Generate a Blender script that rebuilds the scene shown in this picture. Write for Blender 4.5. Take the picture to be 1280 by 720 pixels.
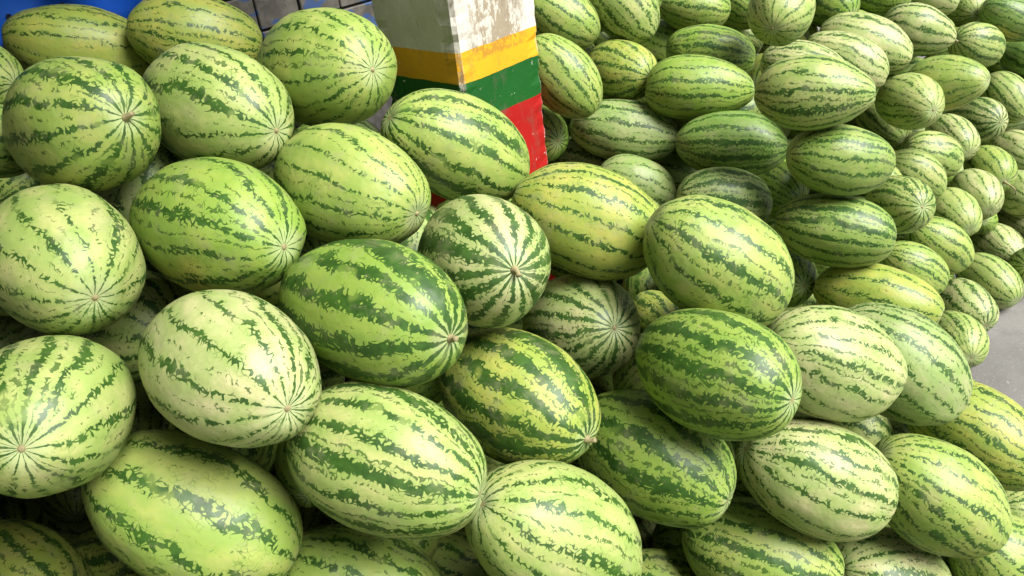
import bpy, bmesh, math, random
from mathutils import Matrix, Vector, noise

for o in list(bpy.data.objects): bpy.data.objects.remove(o, do_unlink=True)
scene = bpy.context.scene
COL = scene.collection

# ------------------------------------------------------------------ camera
PITCH, ROLL, CAM_H, FOCAL = math.radians(30), math.radians(7), 1.85, 1000/1280
cd = bpy.data.cameras.new('camera'); cam = bpy.data.objects.new('camera', cd); COL.objects.link(cam)
fw = Vector((0, math.cos(PITCH), -math.sin(PITCH))); dn = Vector((0, -math.sin(PITCH), -math.cos(PITCH))); rt = Vector((1, 0, 0))
ex = math.cos(ROLL)*rt + math.sin(ROLL)*dn
ey = -math.sin(ROLL)*rt + math.cos(ROLL)*dn
M = Matrix((ex, -ey, -fw)).transposed().to_4x4(); M.translation = (0, 0, CAM_H)
cam.matrix_world = M
cd.sensor_width = 36; cd.sensor_fit = 'HORIZONTAL'; cd.lens = 36*FOCAL; cd.clip_end = 500; cd.clip_start = .02
scene.camera = cam

# ------------------------------------------------------------------ sky, soft sun, exposure
SUN_EL, SUN_AZ = math.radians(50), math.radians(121)   # azimuth clockwise from +Y
w = bpy.data.worlds.new('World'); scene.world = w; w.use_nodes = True
nt = w.node_tree; bg = nt.nodes['Background']
sk = nt.nodes.new('ShaderNodeTexSky'); sk.sky_type = 'NISHITA'; sk.sun_disc = False
sk.sun_elevation = SUN_EL; sk.sun_rotation = SUN_AZ; sk.dust_density = 4; sk.air_density = 1.0
hs = nt.nodes.new('ShaderNodeHueSaturation'); hs.inputs['Saturation'].default_value = .18   # overcast: hardly blue
nt.links.new(sk.outputs[0], hs.inputs['Color']); nt.links.new(hs.outputs[0], bg.inputs[0]); bg.inputs[1].default_value = 0.05
sl = bpy.data.lights.new('sun', 'SUN'); sl.energy = 5.0; sl.angle = math.radians(38); sl.color = (1, .975, .935)
so = bpy.data.objects.new('sun', sl); COL.objects.link(so)
sd = Vector((math.sin(SUN_AZ)*math.cos(SUN_EL), math.cos(SUN_AZ)*math.cos(SUN_EL), math.sin(SUN_EL)))
so.rotation_euler = sd.to_track_quat('Z', 'Y').to_euler(); so.location = sd*6
vs = scene.view_settings; vs.view_transform = 'Standard'; vs.look = 'None'; vs.gamma = 1; vs.use_curve_mapping = False
vs.exposure = 0.88

# ------------------------------------------------------------------ node helpers
class NT:
    def __init__(s, name):
        s.m = bpy.data.materials.new(name); s.m.use_nodes = True; s.t = s.m.node_tree
        s.b = s.t.nodes['Principled BSDF']
    def n(s, typ, **kw):
        x = s.t.nodes.new(typ)
        for k, v in kw.items(): setattr(x, k, v)
        return x
    def set(s, sock, v):
        if hasattr(v, 'links'): s.t.links.new(v, sock)
        else: sock.default_value = v
    def math(s, op, a, b=0.0, c=0.0, clamp=False):
        x = s.n('ShaderNodeMath', operation=op, use_clamp=clamp)
        s.set(x.inputs[0], a); s.set(x.inputs[1], b); s.set(x.inputs[2], c); return x.outputs[0]
    def vm(s, op, a, b=(0, 0, 0), scale=None):
        x = s.n('ShaderNodeVectorMath', operation=op); s.set(x.inputs[0], a); s.set(x.inputs[1], b)
        if scale is not None: s.set(x.inputs['Scale'], scale)
        return x.outputs[0]
    def noise(s, vec, scale, detail=2, rough=.5, dist=0.0):
        x = s.n('ShaderNodeTexNoise'); s.set(x.inputs['Vector'], vec); x.inputs['Scale'].default_value = scale
        x.inputs['Detail'].default_value = detail; x.inputs['Roughness'].default_value = rough; x.inputs['Distortion'].default_value = dist
        return x.outputs['Fac']
    def noisec(s, vec, scale, detail=2):
        x = s.n('ShaderNodeTexNoise'); s.set(x.inputs['Vector'], vec); x.inputs['Scale'].default_value = scale; x.inputs['Detail'].default_value = detail
        return x.outputs['Color']
    def voro(s, vec, scale, feature='DISTANCE_TO_EDGE'):
        x = s.n('ShaderNodeTexVoronoi', feature=feature); s.set(x.inputs['Vector'], vec); x.inputs['Scale'].default_value = scale
        return x.outputs['Distance']
    def ramp(s, v, a, b, lo=0.0, hi=1.0, smooth=True):
        x = s.n('ShaderNodeMapRange', interpolation_type='SMOOTHSTEP' if smooth else 'LINEAR'); s.set(x.inputs[0], v)
        s.set(x.inputs[1], a); s.set(x.inputs[2], b); s.set(x.inputs[3], lo); s.set(x.inputs[4], hi); return x.outputs[0]
    def mix(s, f, a, b, mode='MIX'):
        x = s.n('ShaderNodeMix', data_type='RGBA', blend_type=mode); s.set(x.inputs[0], f)
        for sk, v in ((x.inputs[6], a), (x.inputs[7], b)):
            s.set(sk, v if hasattr(v, 'links') else (*v, 1) if len(v) == 3 else v)
        return x.outputs[2]
    def out(s, color, rough=.5, bump=None, bdist=.002, bstr=1.0, spec=.5):
        s.set(s.b.inputs['Base Color'], color if hasattr(color, 'links') else (*color, 1)); s.set(s.b.inputs['Roughness'], rough)
        s.set(s.b.inputs['Specular IOR Level'], spec)
        if bump is not None:
            x = s.n('ShaderNodeBump'); s.set(x.inputs['Height'], bump); x.inputs['Distance'].default_value = bdist; x.inputs['Strength'].default_value = bstr
            s.t.links.new(x.outputs[0], s.b.inputs['Normal'])
        return s.m

# ------------------------------------------------------------------ materials
def rind_material(name='watermelon_rind', joined=False):
    """Striped rind. Object colour = ground colour, its alpha = stripe weight, object index = number of stripes (+100: yellow ground spot)."""
    N = NT(name)
    if joined:      # many melons in one mesh: the same values from mesh attributes
        P0 = N.n('ShaderNodeAttribute', attribute_name='local').outputs['Vector']; rnd = N.n('ShaderNodeAttribute', attribute_name='seed').outputs['Fac']
        gc = N.n('ShaderNodeAttribute', attribute_name='ground').outputs['Vector']; sw = .55; cnt = 12.0; bsel = 0.0
    else:
        P0 = N.n('ShaderNodeTexCoord').outputs['Object']; oi = N.n('ShaderNodeObjectInfo')
        rnd = oi.outputs['Random']; sw = oi.outputs['Alpha']; idx = oi.outputs['Object Index']; gc = oi.outputs['Color']
        cnt = N.math('MODULO', idx, 100); bsel = N.math('GREATER_THAN', idx, 99)
    sx = N.n('ShaderNodeSeparateXYZ'); N.set(sx.inputs[0], P0); X, Y, Z = sx.outputs
    rho = N.math('SQRT', N.math('ADD', N.math('MULTIPLY', Y, Y), N.math('MULTIPLY', Z, Z)))
    off = N.n('ShaderNodeCombineXYZ'); N.set(off.inputs[0], N.math('MULTIPLY', rnd, 71.3)); N.set(off.inputs[1], N.math('MULTIPLY', rnd, 137.7)); N.set(off.inputs[2], N.math('MULTIPLY', rnd, 23.9))
    P = N.vm('ADD', N.vm('MULTIPLY', P0, (1.35, 1, 1)), off.outputs[0])
    nlow = N.math('SUBTRACT', N.noise(P, 1.25, 1), .5)
    nmid = N.math('SUBTRACT', N.noise(P, 4.2, 2, .6), .5)
    nhi = N.math('SUBTRACT', N.noise(N.vm('MULTIPLY', P, (1.2, 1, 1)), 9.5, 3, .66), .5)
    th = N.math('MULTIPLY', N.math('ARCTAN2', Z, Y), 1/(2*math.pi))
    s = N.math('ADD', N.math('MULTIPLY', th, cnt), N.math('ADD', N.math('MULTIPLY', nlow, .8), N.math('MULTIPLY', nmid, .5)))
    d = N.math('MULTIPLY', N.math('ABSOLUTE', N.math('SUBTRACT', N.math('FRACT', s), .5)), 2)
    sid = N.math('FLOORED_MODULO', N.math('FLOOR', s), cnt)
    wn = N.n('ShaderNodeTexWhiteNoise', noise_dimensions='1D'); N.set(wn.inputs['W'], N.math('ADD', sid, N.math('MULTIPLY', rnd, 913)))
    per = N.math('MULTIPLY_ADD', wn.outputs['Value'], .6, .65)
    wid = N.math('MULTIPLY', N.math('MULTIPLY', N.math('POWER', sw, 1.2), .62), per)
    wid = N.math('ADD', wid, N.math('ADD', N.math('MULTIPLY', nlow, .20), N.math('MULTIPLY', nmid, .30)))
    wid = N.math('MAXIMUM', wid, N.math('MULTIPLY', N.ramp(rho, .12, .5, .26, -.3), per))               # lines run together at the ends
    amp = N.math('MINIMUM', N.math('DIVIDE', 1, N.math('ADD', rho, .12)), N.ramp(rho, .1, .6, .25, 1.35))
    # scalloped, barbed edges: dark runs out along the joints of rounded pale cells
    PD = N.vm('ADD', P, N.vm('SCALE', N.vm('SUBTRACT', N.noisec(P, 8, 0), (.5, .5, .5)), scale=.26))
    cell = N.voro(PD, 8.6)
    edge = N.math('ADD', N.math('MULTIPLY', nhi, .85), N.math('MULTIPLY', N.math('SUBTRACT', .10, cell), 1.35))
    stripe = N.ramp(N.math('SUBTRACT', N.math('MULTIPLY_ADD', edge, amp, wid), d), -.06, .07)
    # thin half stripes between the main ones, and fine veins along the cell joints
    sec = N.math('ADD', N.math('MULTIPLY_ADD', wn.outputs['Value'], .34, -.17), N.math('MULTIPLY_ADD', edge, amp, N.math('MULTIPLY', nmid, .5)))
    sec = N.ramp(N.math('SUBTRACT', sec, N.math('SUBTRACT', 1, d)), -.06, .07, 0, .85)
    vn = N.math('MULTIPLY', N.ramp(cell, .015, .06, .55, 0), N.ramp(N.math('ADD', N.math('ADD', nmid, nlow), N.math('MULTIPLY', d, -.22)), -.12, .12))
    stripe = N.math('MAXIMUM', stripe, N.math('MAXIMUM', sec, vn))
    brk = N.ramp(N.noise(N.vm('ADD', P, (5, 9, 2)), 2.3, 1), .28, .37)
    stripe = N.math('MULTIPLY', stripe, N.math('MULTIPLY_ADD', brk, .5, .5))
    # ground colour
    col = gc
    big = N.noise(N.vm('ADD', P, (3, 1, 7)), 1.7, 2, .6)
    g = N.mix(N.ramp(big, .36, .66), N.mix(1, col, (.80, .92, .70), 'MULTIPLY'), N.mix(1, col, (1.16, 1.06, 1.12), 'MULTIPLY'))
    vein = N.ramp(N.math('ADD', N.noise(P, 15, 2, .6), N.math('MULTIPLY', nhi, .2)), .42, .6, 0, 1)
    g = N.mix(N.math('MULTIPLY', vein, .2), g, (.19, .28, .075))
    fine = N.noise(P, 44, 1, .7)
    g = N.mix(N.ramp(fine, .35, .7, 0, .22), g, (.20, .29, .085))
    # greener fringe beside each stripe
    fr = N.ramp(N.math('SUBTRACT', N.math('ADD', wid, .42), d), -.3, .35)
    g = N.mix(N.math('MULTIPLY', fr, .34), g, (.17, .27, .05))
    # ground spot (yellow belly) on one side
    belly = N.ramp(N.math('ADD', N.math('MULTIPLY', Y, -1), N.math('MULTIPLY', nlow, .9)), .74, 1.08)
    g = N.mix(N.math('MULTIPLY', belly, N.math('MULTIPLY', bsel, .7)), g, (.42, .34, .085))
    # pale star at the ends
    star = N.ramp(N.math('ADD', rho, N.math('MULTIPLY', nmid, .2)), .06, .42, .7, 0)
    g = N.mix(star, g, (.36, .42, .21))
    dk = N.mix(N.ramp(N.math('ADD', nmid, .5), .35, .7), (.013, .050, .006), (.031, .088, .011))
    c = N.mix(N.math('MULTIPLY', stripe, .96), g, dk)
    # scuffs and earth
    sc = N.math('MULTIPLY', N.ramp(N.noise(N.vm('MULTIPLY', P, (1, 2.2, .8)), 8, 3, .75), .64, .72), .5)
    c = N.mix(sc, c, (.33, .28, .15))
    dust = N.math('MULTIPLY', N.ramp(N.noise(N.vm('ADD', P, (8, 4, 1)), 2.4, 4, .7), .5, .72), .3)
    c = N.mix(dust, c, (.27, .25, .15))
    tip = N.ramp(N.math('ADD', rho, N.math('MULTIPLY', nhi, .08)), .02, .07, 1, 0); c = N.mix(N.math('MULTIPLY', tip, .8), c, (.24, .17, .08))
    rough = N.math('ADD', N.math('MULTIPLY_ADD', big, .22, .36), N.math('MULTIPLY', stripe, -.03))
    m = N.out(c, rough, N.noise(P, 7, 1, .5), .003, .35, .38)
    return m

def simple_noise_mat(name, a, b, scale=20, rough=.7, bump=.002):
    N = NT(name); P = N.n('ShaderNodeTexCoord').outputs['Object']
    n = N.noise(P, scale, 4, .6); return N.out(N.mix(N.ramp(n, .3, .7), a, b), rough, n, bump, .6)

def floor_material():
    N = NT('concrete'); P = N.n('ShaderNodeTexCoord').outputs['Object']
    a = N.noise(P, 1.7, 4, .6); b = N.noise(P, 9, 5, .65); f = N.noise(P, 90, 2, .7)
    c = N.mix(N.ramp(a, .3, .7), (.125, .120, .113), (.185, .178, .168))
    c = N.mix(N.ramp(b, .5, .72, 0, .55), c, (.115, .108, .10))
    c = N.mix(N.ramp(f, .55, .75, 0, .5), c, (.28, .27, .255))
    sp = N.ramp(N.noise(P, 26, 3, .7), .66, .72, 0, .6); c = N.mix(sp, c, (.40, .37, .32))
    return N.out(c, N.math('MULTIPLY_ADD', b, .3, .5), N.math('ADD', b, N.math('MULTIPLY', f, .4)), .004, .5, .35)

def column_material():
    """White plaster over yellow, green and red painted bands, worn bare in places (object space: z = height, u along faces)."""
    N = NT('painted_plaster'); P = N.n('ShaderNodeTexCoord').outputs['Object']
    sx = N.n('ShaderNodeSeparateXYZ'); N.set(sx.inputs[0], P); X, Y, Z = sx.outputs
    geo = N.n('ShaderNodeNewGeometry')
    wob = N.math('MULTIPLY', N.math('SUBTRACT', N.noise(P, 14, 3), .5), .008)
    z = N.math('ADD', Z, wob)
    n1 = N.noise(P, 9, 6, .72); n2 = N.noise(N.vm('MULTIPLY', P, (1, 1, .45)), 30, 5, .75); n3 = N.noise(P, 3, 3)
    # +x face (object space) is the one rubbed bare
    face = N.ramp(X, .1515, .1535)
    mid = N.math('MULTIPLY', N.ramp(Y, -.15, -.06), N.ramp(Y, .06, .13, 1, 0))
    worn = N.math('MULTIPLY', face, N.math('MULTIPLY', mid, N.ramp(z, 1.335, 1.36)))
    wsel = N.ramp(N.math('ADD', N.math('MULTIPLY', N.noise(N.vm('MULTIPLY', P, (1, 1, .5)), 55, 5, .8), .8), N.math('MULTIPLY', n1, .3)), .50, .58)
    dirt = N.ramp(n1, .45, .75, 0, .42)
    white = N.mix(dirt, (.52, .50, .44), (.33, .29, .22))
    white = N.mix(N.ramp(N.noise(P, 60, 3, .7), .6, .75, 0, .5), white, (.32, .26, .17))
    white = N.mix(N.math('MULTIPLY', worn, wsel), white, (.26, .215, .15))
    ye = N.mix(N.ramp(n3, .3, .7), (.62, .32, .008), (.52, .25, .010))
    smear = N.math('MULTIPLY', N.math('MULTIPLY', N.math('MULTIPLY', face, mid), N.ramp(z, 1.338, 1.346)), N.ramp(N.noise(P, 55, 4, .75), .42, .52))
    ye = N.mix(N.math('MULTIPLY', smear, .75), ye, (.30, .15, .02))
    gr = N.mix(N.ramp(n3, .3, .7), (.002, .065, .006), (.003, .085, .009))
    re = N.mix(N.ramp(n3, .3, .7), (.33, .004, .003), (.28, .003, .003))
    c = N.mix(N.ramp(z, 1.1885, 1.1905), re, gr); c = N.mix(N.ramp(z, 1.2945, 1.2965), c, ye); c = N.mix(N.ramp(z, 1.372, 1.374), c, white)
    chip = N.math('MULTIPLY', N.ramp(N.noise(P, 38, 4, .7), .655, .69), N.ramp(n3, .42, .56)); c = N.mix(N.math('MULTIPLY', chip, .85), c, (.56, .53, .44))
    c = N.mix(N.ramp(N.noise(N.vm('MULTIPLY', P, (1, 1, .35)), 16, 5, .75), .52, .72, 0, .5), c, (.09, .075, .05))
    # bare plaster along the arrises
    ed = N.math('MULTIPLY', N.ramp(N.math('ABSOLUTE', X), .138, .1525), N.ramp(N.math('ABSOLUTE', Y), .138, .1525))
    ed = N.math('MULTIPLY', ed, N.ramp(N.noise(P, 30, 4, .7), .42, .52)); c = N.mix(N.math('MULTIPLY', ed, .9), c, N.mix(N.ramp(n2, .45, .6), (.60, .57, .50), (.16, .13, .10)))
    h = N.math('ADD', n1, N.math('MULTIPLY', n2, .5))
    return N.out(c, N.math('MULTIPLY_ADD', n1, .25, .40), h, .004, .6, .4)

def tarp_material():
    N = NT('blue_plastic'); P = N.n('ShaderNodeTexCoord').outputs['Object']
    n = N.noise(P, 5, 3); f = N.noise(P, 60, 2)
    return N.out(N.mix(N.ramp(n, .3, .7), (.007, .10, .60), (.012, .15, .74)), .36, N.math('ADD', n, N.math('MULTIPLY', f, .1)), .004, .6, .5)

def tile_material():
    N = NT('grimy_tile'); P = N.n('ShaderNodeTexCoord').outputs['Object']; oi = N.n('ShaderNodeObjectInfo')
    G = N.n('ShaderNodeNewGeometry').outputs['Position']
    a = N.noise(G, 9, 4, .65); b = N.noise(G, 40, 4, .7)
    c = N.mix(N.ramp(a, .35, .65), (.060, .055, .048), (.115, .105, .09))
    c = N.mix(N.ramp(b, .5, .7, 0, .6), c, (.05, .045, .035))
    blue = N.ramp(N.noise(N.vm('MULTIPLY', G, (1, 1, 1.8)), 11, 2, .5), .54, .6, 0, .8)
    c = N.mix(blue, c, (.022, .065, .18))
    return N.out(c, N.math('MULTIPLY_ADD', a, .3, .35), b, .003, .6, .4)

RIND = rind_material(); RIND_JOINED = rind_material('watermelon_rind_joined', True); FLOOR = floor_material(); PAINT = column_material(); TARP = tarp_material(); TILE = tile_material()
STEM = simple_noise_mat('dry_stem', (.17, .14, .06), (.30, .26, .13), 60)
scene.cycles.max_bounces = 6; scene.cycles.diffuse_bounces = 3; scene.cycles.glossy_bounces = 2
PLASTER = simple_noise_mat('old_plaster', (.16, .15, .135), (.26, .245, .22), 4, .9)
GROUT = simple_noise_mat('dark_grout', (.03, .028, .025), (.06, .055, .05), 30, .9)
EYELET = simple_noise_mat('eyelet_shadow', (.01, .012, .03), (.02, .022, .05), 60, .8)

# ------------------------------------------------------------------ mesh helpers
def mesh_obj(name, verts, faces, mat, smooth=True, parent=None):
    me = bpy.data.meshes.new(name); me.from_pydata(verts, [], faces); me.validate(); me.materials.append(mat)
    if smooth: me.polygons.foreach_set('use_smooth', [True]*len(me.polygons))
    o = bpy.data.objects.new(name, me); COL.objects.link(o)
    if parent is not None: o.parent = parent
    return o
def tag(o, label=None, cat=None, group=None, kind=None):
    for k, v in (('label', label), ('category', cat), ('group', group), ('kind', kind)):
        if v: o[k] = v
    return o
def box(x0, x1, y0, y1, z0, z1):
    v = [(x, y, z) for x in (x0, x1) for y in (y0, y1) for z in (z0, z1)]
    return v, [(0, 1, 3, 2), (4, 6, 7, 5), (0, 4, 5, 1), (2, 3, 7, 6), (0, 2, 6, 4), (1, 5, 7, 3)]

# ------------------------------------------------------------------ the ground
fl = mesh_obj('floor', [(-120, -120, 0), (120, -120, 0), (120, 120, 0), (-120, 120, 0)], [(0, 1, 2, 3)], FLOOR, False)
tag(fl, 'grey concrete market floor with scuffs and pale specks', kind='structure')

# ------------------------------------------------------------------ painted column (square, seen corner on)
def column():
    h, n, top = .155, 8, 3.397
    bm = bmesh.new(); rings = []
    ch = .010
    prof = []
    for sx_, sy_ in ((1, -1), (1, 1), (-1, 1), (-1, -1)):
        # two points per chamfered arris, with subdivisions along the face
        a = (sx_*h, sy_*(h-ch)); b = (sx_*(h-ch), sy_*h)
        prof.append((a, b) if sx_*sy_ > 0 else (b, a))
    pts = []
    for k in range(4):
        p, q = prof[k]; nx = prof[(k+1) % 4][0]
        pts.append(p); pts.append(q)
        for t in range(1, 6): pts.append((q[0]+(nx[0]-q[0])*t/6, q[1]+(nx[1]-q[1])*t/6))
    zs = [0]+[.8+.02*i for i in range(48)]+[2.2, top]
    for z in zs:
        ring = []
        for i, (x, y) in enumerate(pts):
            corner = i % 7 in (0, 1)
            d = noise.noise(Vector((x*9, y*9, z*9)))*.0025 + (min(0, noise.noise(Vector((x*20, y*20, z*34)))-.08)*.016 if corner else 0)
            r = math.hypot(x, y); ring.append(bm.verts.new((x*(1+d/r), y*(1+d/r), z)))
        rings.append(ring)
    m = len(pts)
    for a, b in zip(rings, rings[1:]):
        for i in range(m): bm.faces.new((a[i], a[(i+1) % m], b[(i+1) % m], b[i]))
    bm.faces.new(rings[-1]); bmesh.ops.recalc_face_normals(bm, faces=bm.faces)
    me = bpy.data.meshes.new('painted_column'); bm.to_mesh(me); bm.free(); me.materials.append(PAINT)
    o = bpy.data.objects.new('painted_column', me); COL.objects.link(o)
    o.location = (-.0625, 2.22, 0); o.rotation_euler = (0, 0, -math.pi/4)
    tag(o, 'square plaster column, worn white above yellow, green and red painted bands', 'column', kind='thing')
column()

# ------------------------------------------------------------------ hall roof and walls added out of view to cut skylight, open to the right and behind the camera
def hall():
    root = bpy.data.objects.new('shade_hall', None); COL.objects.link(root)
    tag(root, 'unseen hall roof and walls added to shade the heaps, open at one side', 'building', kind='thing')
    for nm, b in (('roof', (-4.5, 0.3, -3.5, 8.5, 3.4, 3.6)), ('wall', (-4.5, -4.3, -3.5, 8.5, 0, 3.397)), ('wall', (-4.297, 0.3, 8.3, 8.5, 0, 3.397))):
        v, f = box(*b); mesh_obj(nm, v, f, PLASTER, False, root)
hall()

# ------------------------------------------------------------------ grimy tiled wall behind the heap
def tiled_wall():
    root = bpy.data.objects.new('tiled_wall', None); COL.objects.link(root)
    root.location = (-.86, 2.69, 0); root.rotation_euler = (0, 0, math.pi/4)
    tag(root, 'grimy grey-blue tiled wall between the tarpaulin and the column', 'wall', kind='thing')
    v, f = box(0, 2.6, .008, .16, 0, 2.2); mesh_obj('backing', v, f, GROUT, False, root)
    tw, th = .17, .12
    rng = random.Random(5)
    base = None
    for r in range(19):
        for c in range(13):
            z0 = r*th+.015; x0 = c*tw+.004
            if z0 < 1.0: continue
            if base is None:
                bm = bmesh.new(); bmesh.ops.create_cube(bm, size=1)
                for q in bm.verts: q.co = (q.co.x*(tw-.008), q.co.y*.016, q.co.z*(th-.008))
                bmesh.ops.bevel(bm, geom=list(bm.edges), offset=.003, segments=1, affect='EDGES')
                base = bpy.data.meshes.new('tile'); bm.to_mesh(base); bm.free(); base.materials.append(TILE)
            o = bpy.data.objects.new('tile', base); COL.objects.link(o); o.parent = root
            o.location = (x0+tw/2, rng.uniform(-.003, .002), z0+th/2); o.rotation_euler = (rng.uniform(-.01, .01), 0, rng.uniform(-.01, .01))
tiled_wall()

# ------------------------------------------------------------------ blue tarpaulin behind the heap
def tarpaulin():
    nx, nz = 70, 30; v = []; f = []
    for i in range(nx+1):
        for k in range(nz+1):
            s = i/nx; t = k/nz
            x = -2.3 + 1.42*s
            zb = 1.36 + .13*max(0, (s-.72)/.28)**1.3 + .012*math.sin(s*19)
            z = zb + (2.3-zb)*t
            y = 2.74 - .05*s + .030*math.sin(s*13+t*1.1) + .02*math.sin(s*31+t*2.7) + .05*(1-t)**3 - .10*math.exp(-((t-.06)/.06)**2)*.5
            v.append((x, y, z))
    for i in range(nx):
        for k in range(nz):
            a = i*(nz+1)+k; f.append((a, a+nz+1, a+nz+2, a+1))
    o = mesh_obj('tarpaulin', v, f, TARP)
    md = o.modifiers.new('thickness', 'SOLIDIFY'); md.thickness = .003
    tag(o, 'blue plastic tarpaulin with round eyelets hanging behind the heap', 'tarpaulin')
    for x, z in [(-1.296, 1.503), (-1.488, 1.485)]:
        # small disc lying on the sheet, coloured dark as the shade inside an eyelet
        s = (x+2.3)/1.42
        best = min(v, key=lambda p: (p[0]-x)**2+(p[2]-z)**2)
        bm = bmesh.new(); bmesh.ops.create_circle(bm, cap_ends=True, radius=.011, segments=16)
        me = bpy.data.meshes.new('eyelet'); bm.to_mesh(me); bm.free(); me.materials.append(EYELET)
        e = bpy.data.objects.new('eyelet', me); COL.objects.link(e); e.parent = o
        e.location = (x, best[1]-.008, z); e.rotation_euler = (math.pi/2, 0, 0)
tarpaulin()

# ------------------------------------------------------------------ watermelons
def rind_meshes():
    out = []
    rng = random.Random(11)
    U, V = 30, 52
    for k in range(10):
        e = rng.uniform(2.08, 2.4); taper = rng.uniform(-.05, .05) if k < 8 else -.17; o3 = Vector((rng.uniform(0, 50), rng.uniform(0, 50), 3))
        bend = rng.uniform(-.03, .03); rib = rng.uniform(.001, .004); ph = rng.uniform(0, 6)
        e0 = .965*(1+.055*noise.noise(Vector((1, 0, 0))*1.1+o3)+.014*noise.noise(Vector((1, 0, 0))*3.1+o3)); v = [(e0, 0, 0)]; f = []
        for i in range(1, U):
            a = math.pi*i/U; x = math.cos(a)
            rr = (1-abs(x)**e)**(1/e) if abs(x) < 1 else 0
            rr = .35*rr+.65*math.sqrt(1-x*x)
            if k >= 8: rr *= 1-.10*max(0, x)**2
            for j in range(V):
                t = 2*math.pi*j/V
                q = rr*(1+taper*x)*(1+rib*math.sin(10*t+ph)); y, z = q*math.cos(t), q*math.sin(t)
                d = 1+.055*noise.noise(Vector((x, y, z))*1.1+o3)+.014*noise.noise(Vector((x, y, z))*3.1+o3)
                v.append((x*d*(1-.035*math.exp(-(q/.16)**2)), y*d+bend*(1-x*x), z*d))
        v.append((-.965*(1+.055*noise.noise(Vector((-1, 0, 0))*1.1+o3)+.014*noise.noise(Vector((-1, 0, 0))*3.1+o3)), 0, 0))
        for j in range(V): f.append((0, 1+j, 1+(j+1) % V))
        for i in range(U-2):
            for j in range(V):
                a = 1+i*V+j; b = 1+i*V+(j+1) % V; f.append((a, a+V, b+V, b))
        n = len(v)-1; s = 1+(U-2)*V
        for j in range(V): f.append((n, s+(j+1) % V, s+j))
        me = bpy.data.meshes.new('watermelon'); me.from_pydata(v, [], f); me.materials.append(RIND)
        me.polygons.foreach_set('use_smooth', [True]*len(me.polygons)); out.append(me)
    return out
RINDS = rind_meshes()

def stem_mesh(name, pts, radii, seg=8):
    v = []; f = []
    for i, (p, r) in enumerate(zip(pts, radii)):
        p = Vector(p); t = (Vector(pts[min(i+1, len(pts)-1)])-Vector(pts[max(i-1, 0)])).normalized()
        a = t.orthogonal().normalized() if i == 0 else (a-t*a.dot(t)).normalized(); b = t.cross(a)
        for j in range(seg): c = 2*math.pi*j/seg; v.append(tuple(p+(a*math.cos(c)+b*math.sin(c))*r))
    for i in range(len(pts)-1):
        for j in range(seg): q = i*seg+j; w_ = i*seg+(j+1) % seg; f.append((q, w_, w_+seg, q+seg))
    f.append(tuple(range(seg))[::-1]); f.append(tuple((len(pts)-1)*seg+j for j in range(seg)))
    me = bpy.data.meshes.new(name); me.from_pydata(v, [], f); me.materials.append(STEM)
    me.polygons.foreach_set('use_smooth', [True]*len(me.polygons)); return me
# local +X points out of the melon's end
STEM_STUB = stem_mesh('stem', [(-.004, 0, 0), (.003, 0, 0), (.008, .001, .001), (.013, .004, .002), (.016, .007, .003)], [.010, .0062, .0044, .0040, .0046])
STEM_CURL = stem_mesh('stem', [(-.004, 0, 0), (.006, 0, 0), (.018, .004, .002), (.032, .014, .006), (.040, .028, .006), (.040, .044, .001), (.034, .056, -.006)], [.010, .005, .0038, .0034, .003, .0027, .003])
SCAR = stem_mesh('blossom_scar', [(-.004, 0, 0), (.0005, 0, 0), (.0022, 0, 0), (.0026, 0, 0)], [.0052, .0045, .003, .0008], 10)

PALETTE = {'pale': (0.32, 0.365, 0.125), 'light': (0.265, 0.325, 0.075), 'cream': (0.385, 0.395, 0.19), 'yellow': (0.305, 0.325, 0.06), 'vivid': (0.2, 0.285, 0.042), 'mid': (0.2, 0.265, 0.062), 'grey': (0.25, 0.3, 0.125), 'dark': (0.12, 0.2, 0.042)}
def melon(x, y, z, r, L, u, pal, sw, n, roll, label, group=None, end=None, k=0):
    me = RINDS[k % 8 if k < 1000 else 8+k % 2]      # 1000, 1001: the two with a pointed end
    o = bpy.data.objects.new('watermelon', me); COL.objects.link(o)
    ax = Vector(u).normalized(); b = ax.orthogonal().normalized()
    if n > 99: b = Vector((0, .72, .69)); b = (b-ax*b.dot(ax)).normalized()
    c = ax.cross(b)
    b, c = b*math.cos(roll)+c*math.sin(roll), c*math.cos(roll)-b*math.sin(roll)
    Rm = Matrix((ax, b, c)).transposed()
    o.matrix_world = Matrix.Translation((x, y, z)) @ Rm.to_4x4() @ Matrix.Diagonal((L, r, r, 1))
    o.color = (*PALETTE[pal], sw); o.pass_index = n
    tag(o, label, 'watermelon', group)
    if end:
        src = {'stub': STEM_STUB, 'curl': STEM_CURL, 'scar': SCAR}[end]
        s = bpy.data.objects.new('blossom_scar' if end == 'scar' else 'stem', src); COL.objects.link(s)
        s.parent = o; s.matrix_parent_inverse = o.matrix_world.inverted()
        s.matrix_basis = Matrix.Translation(Vector((x, y, z))+ax*L*me.vertices[0].co.x) @ Rm.to_4x4()
    return o

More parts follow.
